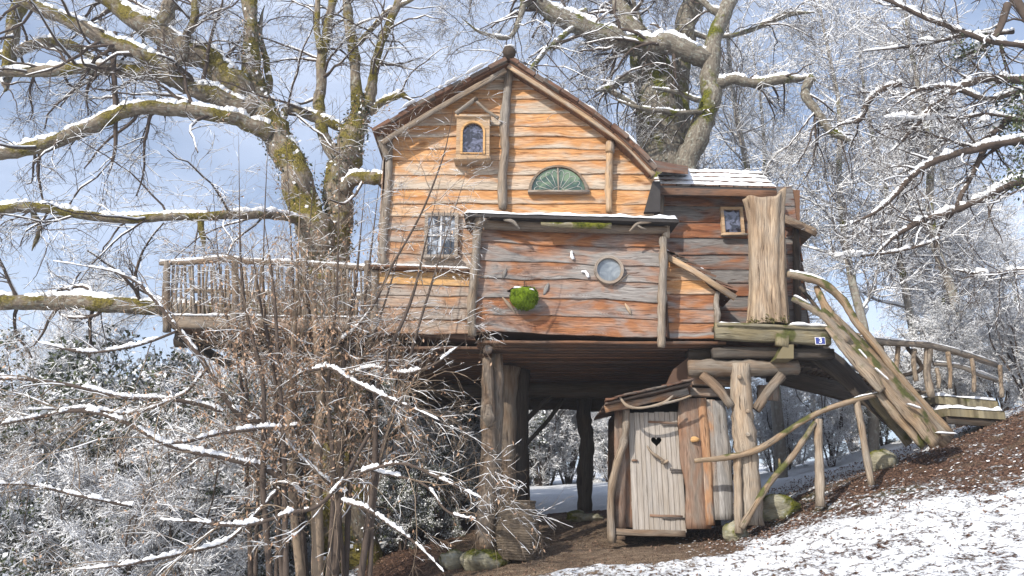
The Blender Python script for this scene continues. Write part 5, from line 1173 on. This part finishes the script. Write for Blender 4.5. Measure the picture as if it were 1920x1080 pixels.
# dead leaves cluster around the thicket
w_ = np.exp(-((a2[:, 0]-Xp(570, 760, YZ))/1.25)**2)*np.exp(-((a2[:, 2]-Zp(760, YZ))/1.5)**2)+.05
sel = gz.choice(len(a2), 10000, p=w_/w_.sum()); V, F = leaves(a2[sel]+gz.normal(0, .02, (10000, 3)), .05, gz, 1.6, 2.2)
tag(mk('dead_leaf', V, F, 'leafbrown', hz_, smooth=False), kind='stuff')

# ------------------------------------------------------------ background wood: a few kinds, copied
def far_tree(name, label, cat, h, r, seed, n1, n2, n3, n4, up=.25, spread=1., mat='barkF', stems=1, leaf=0, snow=1.2, t0=.22):
    g = np.random.default_rng(seed); root = thing(name, (0, 0, 0), label, cat)
    ps, rs = [], []
    for s in range(stems):
        a = g.uniform(0, 6.28); lean = (.02 if stems == 1 else .35)
        pts = [(0, 0, -.5)]; 
        for k_ in range(1, 7): pts.append((math.cos(a)*lean*h*k_/6*g.uniform(.7, 1.2)+g.normal(0, .012*h), math.sin(a)*lean*h*k_/6*g.uniform(.7, 1.2)+g.normal(0, .012*h), h*k_/6*(1 if stems == 1 else g.uniform(.8, 1))))
        p = pad(smooth_path(pts, 4), 14); ps.append(p); rs.append(r*np.linspace(1, .15, 14))
    P0, R0 = np.stack(ps), np.stack(rs)
    V, F, U = tubes(P0, R0, 8); mk('trunk', V, F, mat, root, U)
    a1, r1 = grow(P0, R0, n1, (h*.16*spread, h*.30*spread), .95, 8, (0, 0, up), .2, .4, .25, t0, g, .008)
    a2, r2 = grow(a1, r1, n2, (h*.07, h*.15), .8, 6, (0, 0, up*.3), .25, .55, .4, .1, g, .0065)
    a3, r3 = grow(a2, r2, n3, (h*.035, h*.08), .8, 4, (0, 0, 0), .3, .7, .5, .05, g, .0055)
    a4, r4 = grow(a3, r3, n4, (h*.015, h*.045), .8, 3, (0, 0, 0), .3, .8, .6, .05, g, .005)
    tb = B(); sb = B()
    for a, r_ in ((a1, r1), (a2, r2), (a3, r3), (a4, r4)):
        tb.add(*tubes(a, r_, 3)); sb.add(*snowtubes(a, r_, snow, .92, 3, g, .1))
    tag(tb.build('branch', 'barkG', root), kind='stuff'); tag(sb.build('snow_on_branch', 'snow', root), kind='stuff')
    if leaf:
        c = np.concatenate([a3.reshape(-1, 3), a4.reshape(-1, 3)]); c = c[g.choice(len(c), leaf)]+g.normal(0, .05, (leaf, 3))
        V, F = leaves(c, .075, g, .3, 1.5); tag(mk('leaf', V, F, 'leafgreen', root, smooth=False), kind='stuff')
        V, F = leaves(c[:int(leaf*.5)]+np.array((0, 0, .04)), .075, g, 0, 1.1); tag(mk('snow_on_leaf', V, F, 'snow', root, smooth=False), kind='stuff')
    return root
kinds = {
 'tall': [far_tree('bare_tree', 'x', 'tree', 17, .20, 50+i, 50, 340, 2200, 6500, .22, 1., stems=1, snow=2.0) for i in range(3)],
 'slim': [far_tree('slim_tree', 'x', 'tree', 16, .16, 90+i, 34, 170, 900, 2000, .3, .8, stems=1, snow=2.0) for i in range(2)],
 'shrub': [far_tree('snowy_shrub', 'x', 'shrub', 5.5, .05, 60+i, 70, 500, 3200, 8000, .12, 1.3, 'barkT', 7, 0, 2.2, .02) for i in range(2)],
 'ever': [far_tree('evergreen_bush', 'x', 'bush', 4.6, .06, 70+i, 70, 420, 2200, 3500, .02, 1.5, 'barkT', 6, 15000, 2.0, .02) for i in range(2)],
}
used = set()
def put(kind, px, Y, sc_, label, group, cat=None, dz=0.):
    src = random.choice(kinds[kind]); x = Xp(px, 900, Y)
    if src.name in used:
        r = src.copy(); C.objects.link(r)
        for ch in src.children:
            c = ch.copy(); C.objects.link(c); c.parent = r
    else: r = src; used.add(src.name)
    r.location = (x, Y, Hf(x, Y)+dz); r.rotation_euler = (0, 0, random.uniform(0, 6.28)); r.scale = (sc_,)*3
    r['label'] = label; r['group'] = group
    return r
gb = random.Random(9)
REG = [(-9999, 330, 'far left, beyond the lowest oak branches'), (330, 760, 'behind the balcony and the oak'), (760, 1240, 'behind the plank house'), (1240, 1620, 'behind the side tower and ramp'), (1620, 9999, 'on the hillside beyond the boardwalk')]
def reg(px): return next(t for a, b, t in REG if a <= px < b)
for row, (Y, n) in enumerate(((27, 4), (36, 5), (46, 6))):
    for i in range(n):
        px = -150+2250*(i+.5)/n+gb.uniform(-70, 70)
        sc_ = gb.uniform(.8, 1.15)*(1 if px > 1150 else (.66 if row == 0 else .8))
        put('tall', px, Y+gb.uniform(-2.5, 2.5), sc_, 'bare snow-dusted tree '+reg(px), 'bare trees of the wood '+reg(px))
for px in (1465, 1480, 1640, 1755, 1850):
    put('slim', px, gb.uniform(19.5, 24), gb.uniform(.85, 1.05), 'slim pale-trunked snowy tree close behind the boardwalk', 'slim trees close behind the boardwalk')
for row, (Y, n) in enumerate(((20.5, 15), (24, 14), (29, 14))):
    for i in range(n):
        px = -120+2150*(i+.5)/n+gb.uniform(-50, 50)
        if row < 2 and 850 < px < 1300: continue
        kd = 'ever' if (px < 950 and gb.random() < .4) or (px > 1650 and gb.random() < .35) else 'shrub'
        lb = ('evergreen bush under snow ' if kd == 'ever' else 'twiggy snow-covered shrub ')+reg(px)
        put(kd, px, Y+gb.uniform(-1.2, 1.2), gb.uniform(.8, 1.1)*(1.05 if px < 1000 else .8 if px < 1300 else .5), lb, lb.replace('bush', 'bushes').replace('shrub', 'shrubs'))
for px, Y, s_ in ((-60, 15.5, 1.15), (60, 14.5, 1.05), (170, 16.5, 1.2), (290, 15, .95), (400, 17.5, 1.0), (-20, 18.5, 1.4), (150, 19, 1.4), (300, 19, 1.2), (780, 18.5, .8), (860, 19, .75), (500, 18.5, 1.0), (90, 12.8, .7), (330, 13.2, .6), (210, 12.4, .6), (-40, 12.2, .7), (440, 14.5, .6), (760, 16, .42), (820, 16.6, .4)):
    put('ever', px, Y, s_, 'snowy evergreen bush on the bank '+('below the balcony' if px < 600 else 'left of the pale post' if px < 900 else 'beneath the house'), 'evergreen bushes on the bank')
for px in (985, 1025, 1065, 1105, 1150):
    put('shrub', px, gb.uniform(30, 33), gb.uniform(.9, 1.15), 'frosted shrub seen in the gap under the house', 'frosted shrubs in the gap under the house')
for px, Y, s_ in ((20, 12, .6), (130, 12.6, .6), (250, 11.8, .55), (380, 12.2, .6), (60, 14, .7), (320, 14, .7), (200, 15, .8), (780, 17.5, .5), (860, 18, .5), (1900, 17.5, .5), (1820, 18.5, .55), (1740, 19, .5), (1960, 16, .5), (1560, 19.5, .5)):
    put('shrub', px, Y, s_, 'low twiggy snow-covered shrub '+('at the foot of the left bank' if px < 900 else 'beside the boardwalk railing'), 'low snowy shrubs')
# ------------------------------------------------------------ fallen leaves
n = 26000; x = rng.uniform(-3, 11, n); y = rng.uniform(9., 17.5, n)
ey = 12.1+.05*np.clip(x, -2, 5)-.50*np.clip(x-4.3, 0, 5)
keep = (rng.random(n) < np.where(y > ey, .9, .22*np.exp(-(ey-y)*.5))) & ~((x > -1.8) & (x < 2.9) & (y > 12.2) & (rng.random(n) < .85)); x, y = x[keep], y[keep]
V, F = leaves(np.stack([x, y, H(x, y)+.018], 1), .038, None, 0, 1.5); V[:, 2] = np.maximum(V[:, 2], H(V[:, 0], V[:, 1])+.006)
tag(mk('fallen_leaves', V, F, 'leaflit', None, smooth=False), 'brown dead leaves scattered over the bank and snow', 'leaves', kind='stuff')
n = 2600; x = rng.uniform(2.5, 12, n); y = rng.uniform(10.5, 15.5, n); ey = 12.1+.05*np.clip(x, -2, 5)-.50*np.clip(x-4.3, 0, 5)
keep = (y > ey-.5) & (rng.random(n) < np.exp(-np.clip(y-ey, 0, 9)*.8)+.06); x, y = x[keep], y[keep]
V, F = leaves(np.stack([x, y, H(x, y)+.03], 1), .05, None, 0, 1.1); V[:, 2] = H(V[:, 0], V[:, 1])+.03
tag(mk('snow_flecks', V, F, 'snow', None, smooth=False), 'flecks of snow lying on the leaf-covered bank', 'snow', kind='stuff')


# near repeats are told apart by where they stand
def ordinal(group):
    os_ = sorted([o for o in C.objects if o.parent is None and o.get('group') == group], key=lambda o: o.location.x/o.location.y)
    bl_ = {}
    for o in os_: bl_.setdefault(o['label'], []).append(o)
    nums = ['leftmost', 'second from left', 'third from left', 'fourth from left', 'fifth from left', 'sixth from left', 'seventh from left', 'eighth from left', 'ninth from left', 'tenth from left', 'eleventh from left', 'twelfth from left', 'thirteenth from left', 'fourteenth from left', 'fifteenth from left', 'sixteenth from left']
    for l, oo in bl_.items():
        if len(oo) > 1:
            for k_, o in enumerate(oo): o['label'] = l+', '+(nums[k_] if k_ < len(oo)-1 else 'rightmost')
for g_ in sorted({o['group'] for o in C.objects if o.parent is None and o.get('group') and o.get('category') in ('tree', 'bush', 'shrub')}): ordinal(g_)

# thin haze volume, added to whiten the far trees
hz = B(); V_ = np.array([(x, y, z) for x in (-420, 420) for y in (-70, 520) for z in (-30, 34)], float)
F_ = np.array([(0, 1, 3, 2), (4, 6, 7, 5), (0, 4, 5, 1), (2, 3, 7, 6), (0, 2, 6, 4), (1, 5, 7, 3)])
hm = bpy.data.materials.new('thin_haze'); hm.use_nodes = True; hn = hm.node_tree
hn.nodes.remove(hn.nodes['Principled BSDF']); pv = hn.nodes.new('ShaderNodeVolumePrincipled')
pv.inputs['Color'].default_value = (.86, .91, 1, 1); pv.inputs['Density'].default_value = .0018; pv.inputs['Anisotropy'].default_value = .2
hn.links.new(pv.outputs[0], hn.nodes['Material Output'].inputs['Volume'])
tag(mk('haze', V_, F_, hm, None, smooth=False), kind='stuff')
